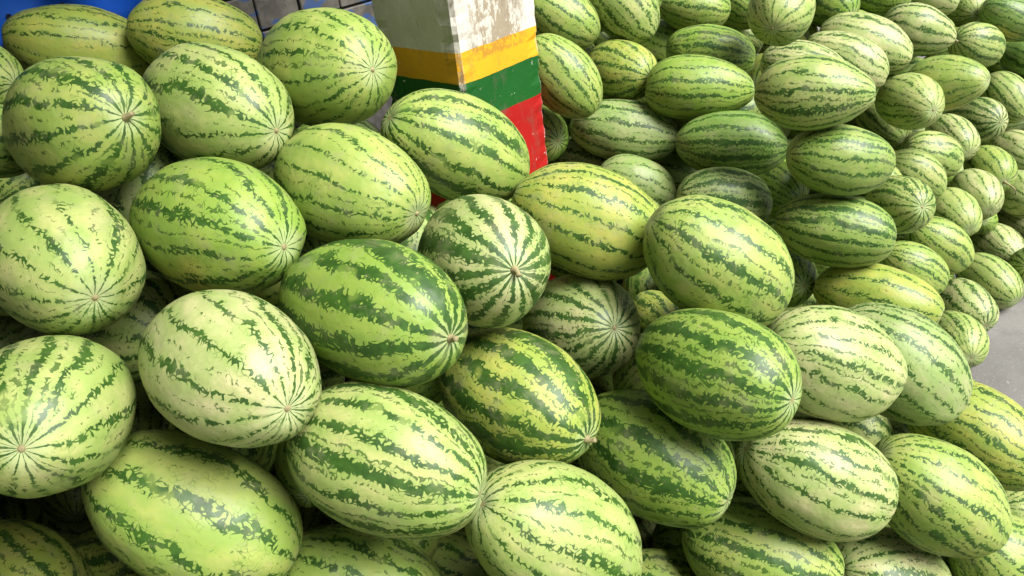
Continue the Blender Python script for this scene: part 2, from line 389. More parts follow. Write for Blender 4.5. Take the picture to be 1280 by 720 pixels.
# x, y, z, radius, half length, axis, ground colour, stripe weight, stripe count, roll, end, near heap?, rind mesh, label
MELONS = [
    (-1.071, 2.263, 1.447, 0.113, 0.193, (0.87, 0.355, -0.343), 'yellow', 0.3, 12, 3.72, None, 1, 0, 'long yellowish watermelon with one broken thin stripe lying against the blue tarpaulin'),
    (-1.242, 1.968, 1.458, 0.112, 0.159, (0.958, -0.277, -0.072), 'light', 0.5, 12, 2.32, None, 1, 3, 'light green watermelon below the blue tarpaulin, mostly cut off beside the long yellowish one'),
    (-0.758, 2.255, 1.443, 0.111, 0.172, (0.908, 0.254, -0.333), 'yellow', 0.4, 14, 2.98, None, 1, 6, 'yellow-green watermelon with thin stripes in front of the grimy tiled wall, beside the tarpaulin'),
    (-0.321, 1.626, 1.464, 0.117, 0.176, (0.657, -0.745, 0.117), 'light', 0.35, 14, 0.41, 'scar', 1, 9, "round light green watermelon with lacy stripes and starry end, beside the column's shaded face"),
    (-0.691, 1.357, 1.487, 0.112, 0.159, (0.773, -0.608, 0.18), 'light', 0.6, 12, 5.71, 'stub', 1, 12, "light green watermelon with stripes meeting at a short brown stem, below the tarpaulin's yellowish melon"),
    (-0.503, 1.484, 1.454, 0.112, 0.17, (0.761, -0.629, -0.156), 'pale', 0.5, 12, 1.63, 'scar', 1, 16, "pale watermelon on the heap's top between the brown-stemmed melon and the lacy round one"),
    (-0.479, 1.248, 1.32, 0.112, 0.166, (0.798, -0.599, -0.06), 'vivid', 0.5, 112, -0.2, 'scar', 1, 19, 'vivid green watermelon high on the near heap, below the pale one beside the brown-stemmed melon'),
    (-0.262, 1.345, 1.319, 0.109, 0.157, (0.783, -0.597, -0.174), 'light', 0.35, 15, 2.95, 'scar', 1, 22, 'light green watermelon with thin stripes and tan scar, just below the lacy round one'),
    (-0.077, 1.572, 1.286, 0.109, 0.163, (0.748, 0.278, -0.602), 'light', 0.7, 14, 2.99, 'scar', 1, 25, "light green watermelon with bold patchy stripes lying against the column's coloured bands"),
    (0.171, 1.47, 1.137, 0.111, 0.164, (0.893, -0.206, -0.4), 'yellow', 0.4, 15, 5.41, None, 1, 28, 'large yellow watermelon with lacy stripes lying just below the red band of the column'),
    (-0.698, 1.159, 1.333, 0.112, 0.159, (0.611, -0.787, -0.083), 'pale', 0.4, 12, 3.99, 'scar', 1, 32, 'big pale watermelon with thin stripes running to a starry end, below the brown-stemmed melon'),
    (-0.666, 0.93, 1.204, 0.109, 0.154, (0.273, -0.913, 0.302), 'pale', 0.5, 13, 2.45, 'scar', 1, 35, 'pale watermelon seen end on, thin stripes radiating from its dark blossom scar'),
    (-0.418, 0.974, 1.211, 0.11, 0.159, (0.672, -0.741, -0.008), 'cream', 0.4, 12, 4.22, 'scar', 1, 38, 'cream watermelon with thin broken stripes above a wide gap, beside the very dark one'),
    (-0.228, 1.096, 1.209, 0.112, 0.172, (0.757, -0.653, 0.004), 'vivid', 1.05, 12, 1.0, 'stub', 1, 41, 'dark green watermelon with very thick merging stripes and a short stem'),
    (-0.048, 1.242, 1.195, 0.113, 0.162, (0.353, -0.881, 0.315), 'cream', 0.9, 14, 0.27, 'stub', 1, 44, 'cream watermelon with thick dark stripes meeting at its stem end, above the small white one'),
    (0.134, 1.44, 0.904, 0.116, 0.168, (0.339, -0.823, 0.455), 'cream', 0.7, 16, 5.17, 'scar', 1, 48, 'small whitish watermelon with dense lacy stripes tucked below the large yellow one'),
    (-0.014, 1.146, 0.965, 0.113, 0.161, (0.69, -0.709, -0.145), 'yellow', 0.9, 13, 2.97, 'stub', 1, 51, 'yellow-green watermelon with thick solid dark stripes and a stub stem at its low end'),
    (-0.219, 0.928, 1.041, 0.11, 0.161, (0.891, -0.412, -0.19), 'pale', 0.65, 15, 5.78, None, 1, 54, 'pale green watermelon with wide lacy stripes, below the very dark striped melon'),
    (-0.544, 0.952, 0.963, 0.114, 0.176, (0.807, -0.18, -0.563), 'light', 0.55, 9, 4.48, None, 1, 57, 'large light green watermelon with widely spaced jagged stripes, below the cream one by the gap'),
    (-1.021, 1.114, 0.68, 0.112, 0.159, (0.779, -0.516, -0.357), 'yellow', 0.5, 113, 0.4, None, 1, 60, 'yellowish watermelon mostly out of view below the end-on pale melon'),
    (-0.32, 0.949, 0.733, 0.112, 0.165, (0.878, -0.212, -0.429), 'light', 0.5, 14, 2.79, None, 1, 64, 'light green watermelon low on the heap, below the pale one with wide lacy stripes'),
    (0.022, 0.925, 0.842, 0.113, 0.172, (0.662, 0.173, -0.729), 'pale', 0.4, 12, 5.52, 'scar', 1, 67, 'pale watermelon with thin stripes meeting at starry end, below the thick-striped yellow-green one'),
    (0.226, 1.134, 0.79, 0.115, 0.163, (0.732, -0.65, -0.205), 'vivid', 0.65, 12, 0.23, None, 1, 70, "vivid green watermelon with even medium stripes, touching the starry pale one's upper side"),
    (0.329, 1.109, 0.995, 0.108, 0.153, (0.621, -0.778, 0.093), 'vivid', 0.7, 13, 1.36, None, 1, 73, "vivid green watermelon with long bold stripes, under the upright-tilted melon at the heap's crest"),
    (0.389, 1.302, 1.098, 0.109, 0.157, (0.764, -0.139, -0.63), 'light', 0.5, 11, 2.74, None, 1, 76, "tilted light green watermelon at the near heap's crest, closest to the far heap"),
    (0.598, 1.245, 0.875, 0.11, 0.16, (0.852, 0.084, -0.516), 'cream', 0.4, 15, 5.37, 'scar', 1, 80, 'yellowish cream watermelon with thin stripes meeting at its exposed end, leaning on the greyish one'),
    (0.81, 1.368, 0.755, 0.112, 0.159, (0.698, -0.422, -0.579), 'grey', 0.5, 13, 3.19, None, 1, 83, "greyish green watermelon with hazy soft stripes at the heap's edge toward the open floor"),
    (1.054, 1.407, 0.483, 0.112, 0.165, (0.647, -0.723, -0.245), 'yellow', 0.4, 13, 3.6, None, 1, 86, "long yellow watermelon low at the heap's edge, next to the bare floor"),
    (0.546, 1.141, 0.683, 0.111, 0.156, (0.871, -0.184, -0.456), 'cream', 0.5, 14, 3.67, None, 1, 89, 'cream watermelon with lacy stripes lying below the yellowish cream one'),
    (0.816, 1.164, 0.565, 0.111, 0.156, (0.738, -0.255, -0.625), 'light', 0.45, 14, 1.46, None, 1, 92, 'light green watermelon with narrow stripes lying below the long yellow one at the floor side'),
    (0.445, 1.141, 0.479, 0.113, 0.166, (0.879, -0.457, -0.135), 'light', 0.6, 13, 4.28, None, 1, 96, 'light green watermelon with lacy medium stripes below the cream lacy one'),
    (0.74, 1.15, 0.34, 0.109, 0.155, (0.825, 0.153, -0.543), 'cream', 0.4, 12, 5.38, None, 1, 99, 'cream watermelon with narrow stripes low on the heap, under the floor-side light green one'),
    (1.0, 1.166, 0.332, 0.107, 0.15, (0.688, -0.076, -0.722), 'light', 0.45, 14, 4.22, None, 1, 102, "light green watermelon low on the near heap's floor side, below the narrow-striped one"),
    (0.957, 1.228, 0.117, 0.109, 0.153, (0.911, 0.074, -0.405), 'light', 0.5, 12, 4.39, None, 1, 105, 'light green watermelon on the floor at the foot of the near heap'),
    (0.251, 1.165, 0.325, 0.112, 0.159, (0.892, -0.208, -0.402), 'light', 0.5, 13, 6.06, None, 1, 108, 'light green watermelon half hidden between starry pale and lacy medium-striped ones, low on the heap'),
    (-0.762, 1.38, 1.082, 0.112, 0.159, (0.838, -0.545, -0.015), 'pale', 0.6, 14, 3.57, None, 1, 112, 'pale watermelon sunk in the dark gap beside the cream thin-striped one'),
    (-0.963, 1.562, 0.797, 0.112, 0.16, (0.138, -0.494, -0.858), 'light', 0.5, 15, 4.12, None, 1, 115, 'light green watermelon deep in the gap behind the end-on pale one'),
    (-0.217, 1.248, 0.383, 0.112, 0.159, (0.871, -0.491, 0.007), 'light', 0.6, 15, 5.22, None, 1, 118, 'dim watermelon deep in the gap below the pale one with wide lacy stripes'),
    (1.27, 1.421, 0.155, 0.112, 0.159, (0.823, 0.174, -0.541), 'pale', 0.5, 14, 1.68, None, 1, 121, 'pale watermelon on the floor beyond the long yellow one, mostly cut off'),
    (0.826, 2.117, 0.564, 0.098, 0.139, (0.2, -0.96, 0.194), 'vivid', 0.6, 12, 0.4, None, 0, 124, "vivid green watermelon peeking out between the near heap's crest and the dark melon"),
    (0.231, 2.423, 1.169, 0.098, 0.148, (0.585, -0.271, -0.765), 'light', 0.5, 115, 0.3, None, 0, 128, "light green watermelon leaning steeply against the column's bright side, level with the green band"),
    (0.256, 2.662, 1.301, 0.098, 0.147, (0.783, -0.197, -0.59), 'light', 0.5, 12, 2.16, None, 0, 131, "light green watermelon behind the column's edge, level with the white paint"),
    (0.475, 2.723, 1.297, 0.101, 0.149, (0.632, -0.211, -0.746), 'pale', 0.55, 12, 2.58, None, 0, 134, 'pale watermelon standing steeply with even stripes, at the top beside the column'),
    (0.437, 2.624, 1.107, 0.099, 0.144, (0.56, -0.828, 0.019), 'yellow', 0.55, 12, 0.13, 'scar', 0, 137, 'cream-yellow watermelon with bold stripes beside the one leaning on the column'),
    (0.791, 3.018, 1.198, 0.095, 0.135, (0.967, -0.054, -0.247), 'light', 0.5, 13, 4.83, None, 0, 140, "level light green watermelon at the far heap's top, near the steep pale one"),
    (0.699, 3.094, 1.039, 0.101, 0.152, (0.835, -0.305, -0.458), 'vivid', 0.4, 12, 0.28, None, 0, 144, 'plain vivid green watermelon in the shade behind the cream-yellow one'),
    (0.764, 2.708, 1.101, 0.098, 0.152, (0.936, -0.31, -0.165), 'vivid', 0.5, 14, 4.78, None, 0, 147, 'vivid green watermelon lying level just above the long light-topped one near the column'),
    (0.658, 2.433, 1.076, 0.098, 0.168, (0.967, -0.244, -0.073), 'vivid', 0.45, 13, 4.51, None, 0, 1001, 'long vivid green watermelon with wavy stripes, top of the level stack facing the near heap'),
    (0.421, 2.491, 0.947, 0.101, 0.176, (0.954, -0.221, -0.202), 'grey', 0.55, 13, 3.46, None, 0, 153, "long greyish green watermelon with crisp dark stripes beside the column's red band"),
    (0.713, 2.28, 0.94, 0.097, 0.167, (0.951, -0.305, -0.051), 'dark', 0.7, 13, 3.17, None, 0, 156, 'long dark green watermelon with thick stripes, middle of the level stack facing the near heap'),
    (0.43, 2.335, 0.818, 0.094, 0.134, (0.885, -0.067, -0.461), 'grey', 0.4, 12, 1.94, None, 0, 160, 'greyish pale watermelon with few stripes behind the large yellow one'),
    (0.653, 2.133, 0.829, 0.096, 0.149, (0.953, 0.087, -0.29), 'grey', 0.7, 12, 0.68, 'scar', 0, 163, 'greyish watermelon with thick dark stripes meeting at its end, bottom of the level stack'),
    (0.145, 2.561, 0.95, 0.098, 0.139, (0.439, -0.896, 0.059), 'vivid', 0.6, 14, 0.2, None, 0, 166, "green watermelon peeking out behind the column's red band"),
    (0.313, 2.601, 0.801, 0.099, 0.146, (0.921, -0.234, -0.313), 'grey', 0.6, 12, 6.1, None, 0, 169, 'shaded watermelon under the long greyish one beside the column'),
    (0.92, 2.485, 1.277, 0.098, 0.138, (-0.498, -0.84, -0.215), 'pale', 0.35, 13, 3.83, 'scar', 0, 172, 'light green watermelon standing on end with faint stripes fanning from its low end'),
    (1.334, 3.129, 1.138, 0.099, 0.14, (0.351, -0.884, -0.308), 'vivid', 0.7, 12, 4.33, None, 0, 176, 'vivid green watermelon with heavy stripes behind the one standing on end'),
    (1.686, 3.459, 1.07, 0.098, 0.144, (0.856, -0.467, -0.222), 'vivid', 0.5, 13, 1.97, None, 0, 179, "vivid green watermelon at the far heap's top edge behind two pale ones"),
    (1.392, 2.898, 1.017, 0.101, 0.172, (0.826, -0.481, -0.294), 'cream', 0.45, 12, 5.63, None, 0, 182, 'long pale watermelon with thin stripes, uppermost of three in a row, far heap'),
    (1.749, 3.194, 0.961, 0.098, 0.144, (0.919, -0.237, -0.314), 'cream', 0.7, 13, 2.37, 'stub', 0, 1000, 'pale watermelon with bold stripes running to a pointed dark stem end on the far heap'),
    (1.258, 2.752, 1.008, 0.095, 0.152, (0.787, -0.487, -0.38), 'cream', 0.45, 14, 2.43, None, 0, 188, 'long pale watermelon, middle of three lying in a row on the far heap'),
    (1.071, 2.657, 1.022, 0.096, 0.15, (0.86, -0.44, -0.259), 'cream', 0.5, 14, 4.28, None, 0, 192, 'pale watermelon just behind the large pointed light one on the far heap'),
    (0.847, 2.012, 1.16, 0.095, 0.149, (0.916, -0.401, -0.005), 'pale', 0.5, 12, 3.89, None, 0, 1000, 'large pointed light green watermelon topping the corner stack of the far heap'),
    (0.926, 1.994, 0.97, 0.097, 0.146, (0.971, -0.102, -0.215), 'mid', 0.55, 14, 1.7, 'scar', 0, 198, "blocky mid green watermelon with soft stripes, second in the far heap's corner stack"),
    (0.916, 1.973, 0.771, 0.102, 0.161, (0.896, -0.427, -0.123), 'mid', 0.75, 15, 4.52, 'scar', 0, 201, "dark green thick-striped watermelon with star end, third in the far heap's corner stack"),
    (1.024, 1.89, 0.577, 0.099, 0.173, (0.833, -0.54, -0.125), 'yellow', 0.4, 12, 5.88, None, 0, 204, "long yellow watermelon at the far heap's foot, under the dark star-ended one"),
    (1.464, 2.673, 0.86, 0.096, 0.14, (0.101, -0.992, 0.08), 'pale', 0.35, 113, 0.3, 'scar', 0, 208, 'light yellow-green watermelon with faint stripes fanning from its exposed end, beside the pointed corner one'),  # from this row most ground colours are paled for stronger light at the right
    (1.644, 2.767, 0.88, 0.099, 0.141, (0.61, -0.772, 0.179), 'light', 0.3, 114, 0.2, None, 0, 1001, 'plain vivid green watermelon with hardly any stripes and a yellow underside on the far heap'),
    (2.21, 3.53, 0.765, 0.098, 0.144, (0.879, 0.281, -0.384), 'pale', 0.6, 13, 0.07, 'scar', 0, 214, 'small light green watermelon with star end behind the plain vivid one'),
    (2.388, 3.613, 0.851, 0.095, 0.135, (0.867, -0.29, -0.406), 'dark', 0.5, 113, 0.2, None, 0, 217, "dark green watermelon with a yellowish belly at the far end of the far heap's top"),
    (2.563, 3.672, 0.613, 0.098, 0.139, (0.252, -0.925, -0.285), 'dark', 0.6, 13, 0.13, None, 0, 220, "dark watermelon below the yellowish-bellied dark one at the far heap's end"),
    (2.3, 3.847, 0.878, 0.1, 0.148, (-0.095, -0.99, -0.105), 'pale', 0.4, 14, 3.7, 'scar', 0, 224, 'light green watermelon end showing above the small star-ended one'),
    (1.987, 3.62, 1.001, 0.098, 0.145, (0.801, -0.512, -0.309), 'cream', 0.4, 12, 0.38, None, 0, 227, "pale watermelon at the far heap's top behind the pointed dark-stemmed one"),
    (2.427, 3.579, 0.487, 0.098, 0.139, (0.283, -0.802, -0.526), 'pale', 0.55, 15, 2.09, None, 0, 230, "light green striped watermelon tilted down the far heap's slope under the dark ones"),
    (2.18, 3.383, 0.475, 0.098, 0.139, (0.145, -0.969, 0.198), 'cream', 0.8, 13, 4.27, 'scar', 0, 233, 'pale watermelon with very heavy dark stripes under the plain vivid one'),
    (1.927, 3.142, 0.502, 0.094, 0.133, (0.063, -0.983, -0.172), 'cream', 0.5, 13, 3.82, None, 0, 236, 'pale watermelon with broken stripes next to the very heavily striped one on the slope'),
    (1.761, 2.983, 0.507, 0.095, 0.139, (0.898, 0.085, -0.431), 'pale', 0.6, 13, 4.63, 'scar', 0, 240, 'light green watermelon with a dark blossom tip beside the blocky mid green one'),
    (1.744, 3.376, 0.529, 0.098, 0.139, (0.357, -0.832, -0.425), 'pale', 0.5, 12, 3.7, None, 0, 243, 'greyish pale watermelon wedged behind the pointed corner melon and the blocky one'),
    (1.6, 2.795, 0.512, 0.092, 0.128, (0.8, -0.194, -0.568), 'pale', 0.45, 15, 0.13, None, 0, 246, "greyish watermelon with narrow stripes beside the blocky mid green one's end"),
    (2.059, 3.046, 0.385, 0.091, 0.129, (-0.088, -0.994, -0.057), 'light', 0.45, 13, 1.58, 'curl', 0, 249, "vivid green watermelon with a curled dry stem on the far heap's slope"),
    (2.429, 3.433, 0.269, 0.098, 0.139, (0.099, -0.99, -0.097), 'cream', 0.5, 13, 1.88, None, 0, 252, "pale watermelon beyond the curled-stem one on the far heap's slope"),
    (1.91, 2.882, 0.357, 0.093, 0.129, (-0.122, -0.988, -0.092), 'cream', 0.4, 14, 2.01, None, 0, 256, 'pale cream-topped watermelon just below the curled-stem one'),
    (1.332, 2.4, 0.602, 0.098, 0.139, (0.055, -0.935, 0.35), 'pale', 0.6, 13, 1.16, 'scar', 0, 259, 'greyish watermelon with pale star end, beside the dark star-ended corner one'),
    (1.747, 2.75, 0.354, 0.092, 0.13, (0.009, -0.997, -0.078), 'pale', 0.35, 13, 5.3, None, 0, 262, 'hazy grey-green watermelon with weak stripes, second row above the floor on the slope'),
    (1.612, 2.591, 0.314, 0.097, 0.137, (0.731, -0.136, -0.668), 'light', 0.55, 13, 1.89, None, 0, 265, 'vivid green watermelon with medium stripes, one row above the floor melons'),
    (1.451, 2.464, 0.299, 0.097, 0.137, (0.809, -0.11, -0.578), 'light', 0.5, 13, 0.66, None, 0, 268, "mid green watermelon behind the long yellow one at the far heap's foot"),
    (2.195, 3.008, 0.266, 0.093, 0.131, (-0.055, -0.998, -0.029), 'cream', 0.4, 12, 6.1, None, 0, 272, "cream watermelon above the floor row at the far heap's receding end"),
    (2.239, 3.055, 0.091, 0.092, 0.132, (0.255, -0.964, -0.078), 'cream', 0.35, 15, 4.62, None, 0, 275, "pale watermelon on the floor, farthest along the far heap's foot"),
    (2.052, 2.879, 0.094, 0.094, 0.133, (0.178, -0.98, -0.092), 'cream', 0.4, 13, 3.14, None, 0, 278, 'pale watermelon on the floor between the farthest and the shadow-casting ones'),
    (1.873, 2.642, 0.097, 0.095, 0.136, (0.274, -0.939, -0.21), 'pale', 0.55, 15, 5.05, None, 0, 281, 'light green watermelon on the floor casting a small dark shadow on bare concrete'),
    (1.687, 2.485, 0.097, 0.097, 0.138, (0.067, -0.997, -0.029), 'cream', 0.65, 12, 2.06, None, 0, 284, "pale watermelon with heavy wavy stripes on the floor along the far heap's foot"),
    (1.551, 2.286, 0.096, 0.095, 0.135, (-0.158, -0.982, 0.106), 'pale', 0.45, 15, 2.73, None, 0, 288, 'light green watermelon on the floor where the two heaps meet the concrete'),
    (1.033, 3.285, 1.139, 0.097, 0.138, (0.496, -0.795, -0.351), 'light', 0.5, 15, 0.61, None, 0, 291, "vivid green watermelon at the far heap's top beside the one standing on end"),
    (1.051, 3.4, 0.98, 0.099, 0.14, (0.815, -0.419, -0.401), 'pale', 0.5, 14, 2.02, None, 0, 294, 'greyish watermelon in shade under the standing one, far heap'),
    (0.904, 2.476, 0.692, 0.098, 0.139, (0.473, -0.878, -0.074), 'vivid', 0.5, 13, 4.24, None, 0, 297, "shaded green watermelon behind the corner stack's blocky melon"),
    (0.977, 2.841, 0.8, 0.098, 0.139, (0.685, -0.723, -0.093), 'pale', 0.4, 12, 2.75, None, 0, 300, 'light watermelon sliver behind the pointed corner melon'),
    (0.618, 2.633, 0.719, 0.098, 0.139, (0.788, -0.612, -0.069), 'dark', 0.6, 12, 0.5, None, 0, 304, 'dark watermelon in the shaded hollow between the level stack and the column-side melons'),
]
GROUPS = {1: 'watermelons of the heap before the column', 0: 'watermelons of the heap beyond the column'}
for i, (x, y, z, r, L, u, pal, sw, n, roll, end, near, k, label) in enumerate(MELONS):
    melon(x, y, z, r, L, u, pal, sw, n, roll, label, GROUPS[near], end, k)

# melons under and behind those, seen only in the gaps
BURIED = [
    (2.717, 3.746, 0.107, 0.093, 0.13, 0.89, 0.45, 0.02, 0), (2.579, 3.231, 0.127, 0.102, 0.141, 0.89, -0.46, -0.04, 0),
    (-0.708, 1.126, 0.545, 0.111, 0.154, 1.0, 0.0, -0.08, 1), (2.595, 3.791, 0.418, 0.094, 0.136, 0.79, 0.6, 0.08, 0),
    (-1.035, 1.583, 1.145, 0.103, 0.136, -0.51, -0.86, 0.06, 1), (-1.337, 1.767, 1.061, 0.112, 0.166, -0.9, 0.44, -0.07, 1),
    (0.455, 3.679, 1.139, 0.098, 0.134, 0.85, 0.52, -0.05, 0), (1.696, 3.699, 1.036, 0.091, 0.13, -0.59, 0.76, -0.28, 0),
    (2.806, 3.605, 0.443, 0.093, 0.134, 0.7, -0.54, -0.47, 0), (2.942, 3.742, 0.221, 0.098, 0.143, 0.71, -0.68, 0.18, 0),
    (2.688, 3.446, 0.428, 0.102, 0.145, 0.77, -0.61, 0.19, 0), (2.807, 3.883, 0.398, 0.099, 0.138, 0.29, -0.85, -0.43, 0),
    (2.66, 3.545, 0.142, 0.096, 0.141, 0.98, 0.04, 0.22, 0), (0.038, 1.145, 0.601, 0.113, 0.167, -0.59, -0.8, 0.05, 1),
    (0.333, 2.987, 1.267, 0.093, 0.134, 0.99, -0.1, -0.12, 0), (2.322, 4.11, 0.864, 0.097, 0.131, 0.87, 0.47, 0.18, 0),
    (-0.856, 1.085, 1.083, 0.102, 0.143, 0.96, 0.28, -0.07, 1), (2.071, 3.796, 1.007, 0.091, 0.124, 0.94, -0.33, 0.02, 0),
    (2.3, 2.821, 0.168, 0.093, 0.14, 0.96, -0.12, -0.23, 0), (0.89, 3.727, 1.072, 0.098, 0.128, 0.87, -0.28, 0.41, 0),
    (2.989, 4.39, 0.576, 0.079, 0.109, 0.82, -0.55, 0.17, 0), (0.003, 1.105, 0.367, 0.083, 0.108, 0.93, -0.38, -0.0, 1),
    (0.548, 2.909, 1.28, 0.084, 0.116, -0.76, -0.57, 0.31, 0), (-0.554, 1.044, 0.729, 0.083, 0.11, 0.96, -0.2, 0.19, 1),
    (-0.901, 1.362, 1.257, 0.083, 0.118, -0.95, 0.29, 0.14, 1), (3.171, 4.951, 0.581, 0.087, 0.13, 0.99, 0.07, 0.08, 0),
    (0.279, 1.396, 0.806, 0.071, 0.093, -0.82, -0.11, -0.56, 1), (-0.369, 1.061, 0.949, 0.066, 0.086, 0.02, -1.0, -0.04, 1),
    (1.472, 1.617, 0.172, 0.073, 0.089, 0.27, -0.96, 0.06, 1), (-0.218, 1.322, 0.925, 0.076, 0.105, -0.72, 0.64, -0.27, 1),
    (-1.271, 1.678, 0.308, 0.081, 0.099, 0.93, -0.03, -0.37, 1), (-1.266, 1.434, 0.531, 0.086, 0.104, -0.49, 0.87, 0.01, 1),
    (-1.216, 1.862, 1.206, 0.079, 0.092, -0.85, -0.19, 0.48, 1), (0.385, 1.384, 0.246, 0.095, 0.114, -0.98, 0.22, 0.04, 1),
    (-0.917, 1.254, 0.572, 0.088, 0.111, 0.95, -0.15, 0.27, 1), (-0.688, 1.493, 1.297, 0.101, 0.119, 0.17, 0.5, 0.85, 1),
    (0.373, 1.82, 0.743, 0.082, 0.102, -0.46, -0.88, -0.08, 1), (0.947, 1.648, 0.388, 0.084, 0.106, 0.39, -0.9, -0.19, 1),
    (-0.893, 1.429, 1.456, 0.068, 0.093, -0.41, -0.87, 0.28, 1), (2.051, 2.658, 0.126, 0.08, 0.106, 0.6, 0.67, -0.44, 0),
    (-0.515, 1.223, 0.666, 0.082, 0.099, -0.44, 0.89, -0.15, 1), (1.245, 3.172, 1.012, 0.071, 0.098, -0.25, 0.86, 0.45, 0),
    (-0.679, 1.589, 0.451, 0.102, 0.13, -0.15, 0.83, 0.53, 1), (0.819, 1.537, 0.432, 0.083, 0.097, -0.83, 0.44, 0.35, 1),
    (0.329, 1.568, 0.812, 0.065, 0.087, -0.27, 0.96, -0.09, 1), (0.287, 1.514, 0.141, 0.072, 0.084, -0.3, 0.75, 0.59, 1),
    (2.847, 3.975, 0.211, 0.087, 0.102, 0.42, 0.8, 0.42, 0), (0.24, 1.814, 0.502, 0.075, 0.104, -0.23, 0.97, 0.07, 1),
    (1.356, 1.534, 0.335, 0.079, 0.102, -0.38, 0.77, -0.51, 1), (-1.142, 1.521, 0.963, 0.098, 0.119, 0.29, -0.8, 0.52, 1),
    (2.614, 3.699, 0.264, 0.075, 0.103, 0.95, -0.28, 0.14, 0), (2.959, 4.295, 0.771, 0.084, 0.107, -0.72, -0.35, 0.6, 0),
    (-1.058, 1.764, 1.264, 0.089, 0.11, 0.4, 0.91, 0.06, 1), (-1.211, 1.64, 0.472, 0.083, 0.113, -0.38, 0.91, 0.16, 1),
    (1.975, 2.915, 0.22, 0.064, 0.085, 0.37, 0.87, -0.33, 0),
]
rng = random.Random(21)
LOOK = dict(pale='pale', light='light green', vivid='vivid green', mid='mid green', yellow='yellowish', grey='greyish green')
for i, (x, y, z, r, L, a, b, c, near) in enumerate(BURIED):
    pal = rng.choice(['pale', 'light', 'light', 'vivid', 'mid', 'yellow', 'grey'])
    melon(x, y, z, r, L, (a, b, c), pal, rng.choice([.4, .5, .6, .75]), rng.choice([12, 13, 14]), rng.uniform(0, 6.28),
          f'{LOOK[pal]} watermelon buried in the heap {"before" if near else "beyond"} the column, showing only in gaps',
          'watermelons buried in the near heap' if near else 'watermelons buried in the far heap', None, i)

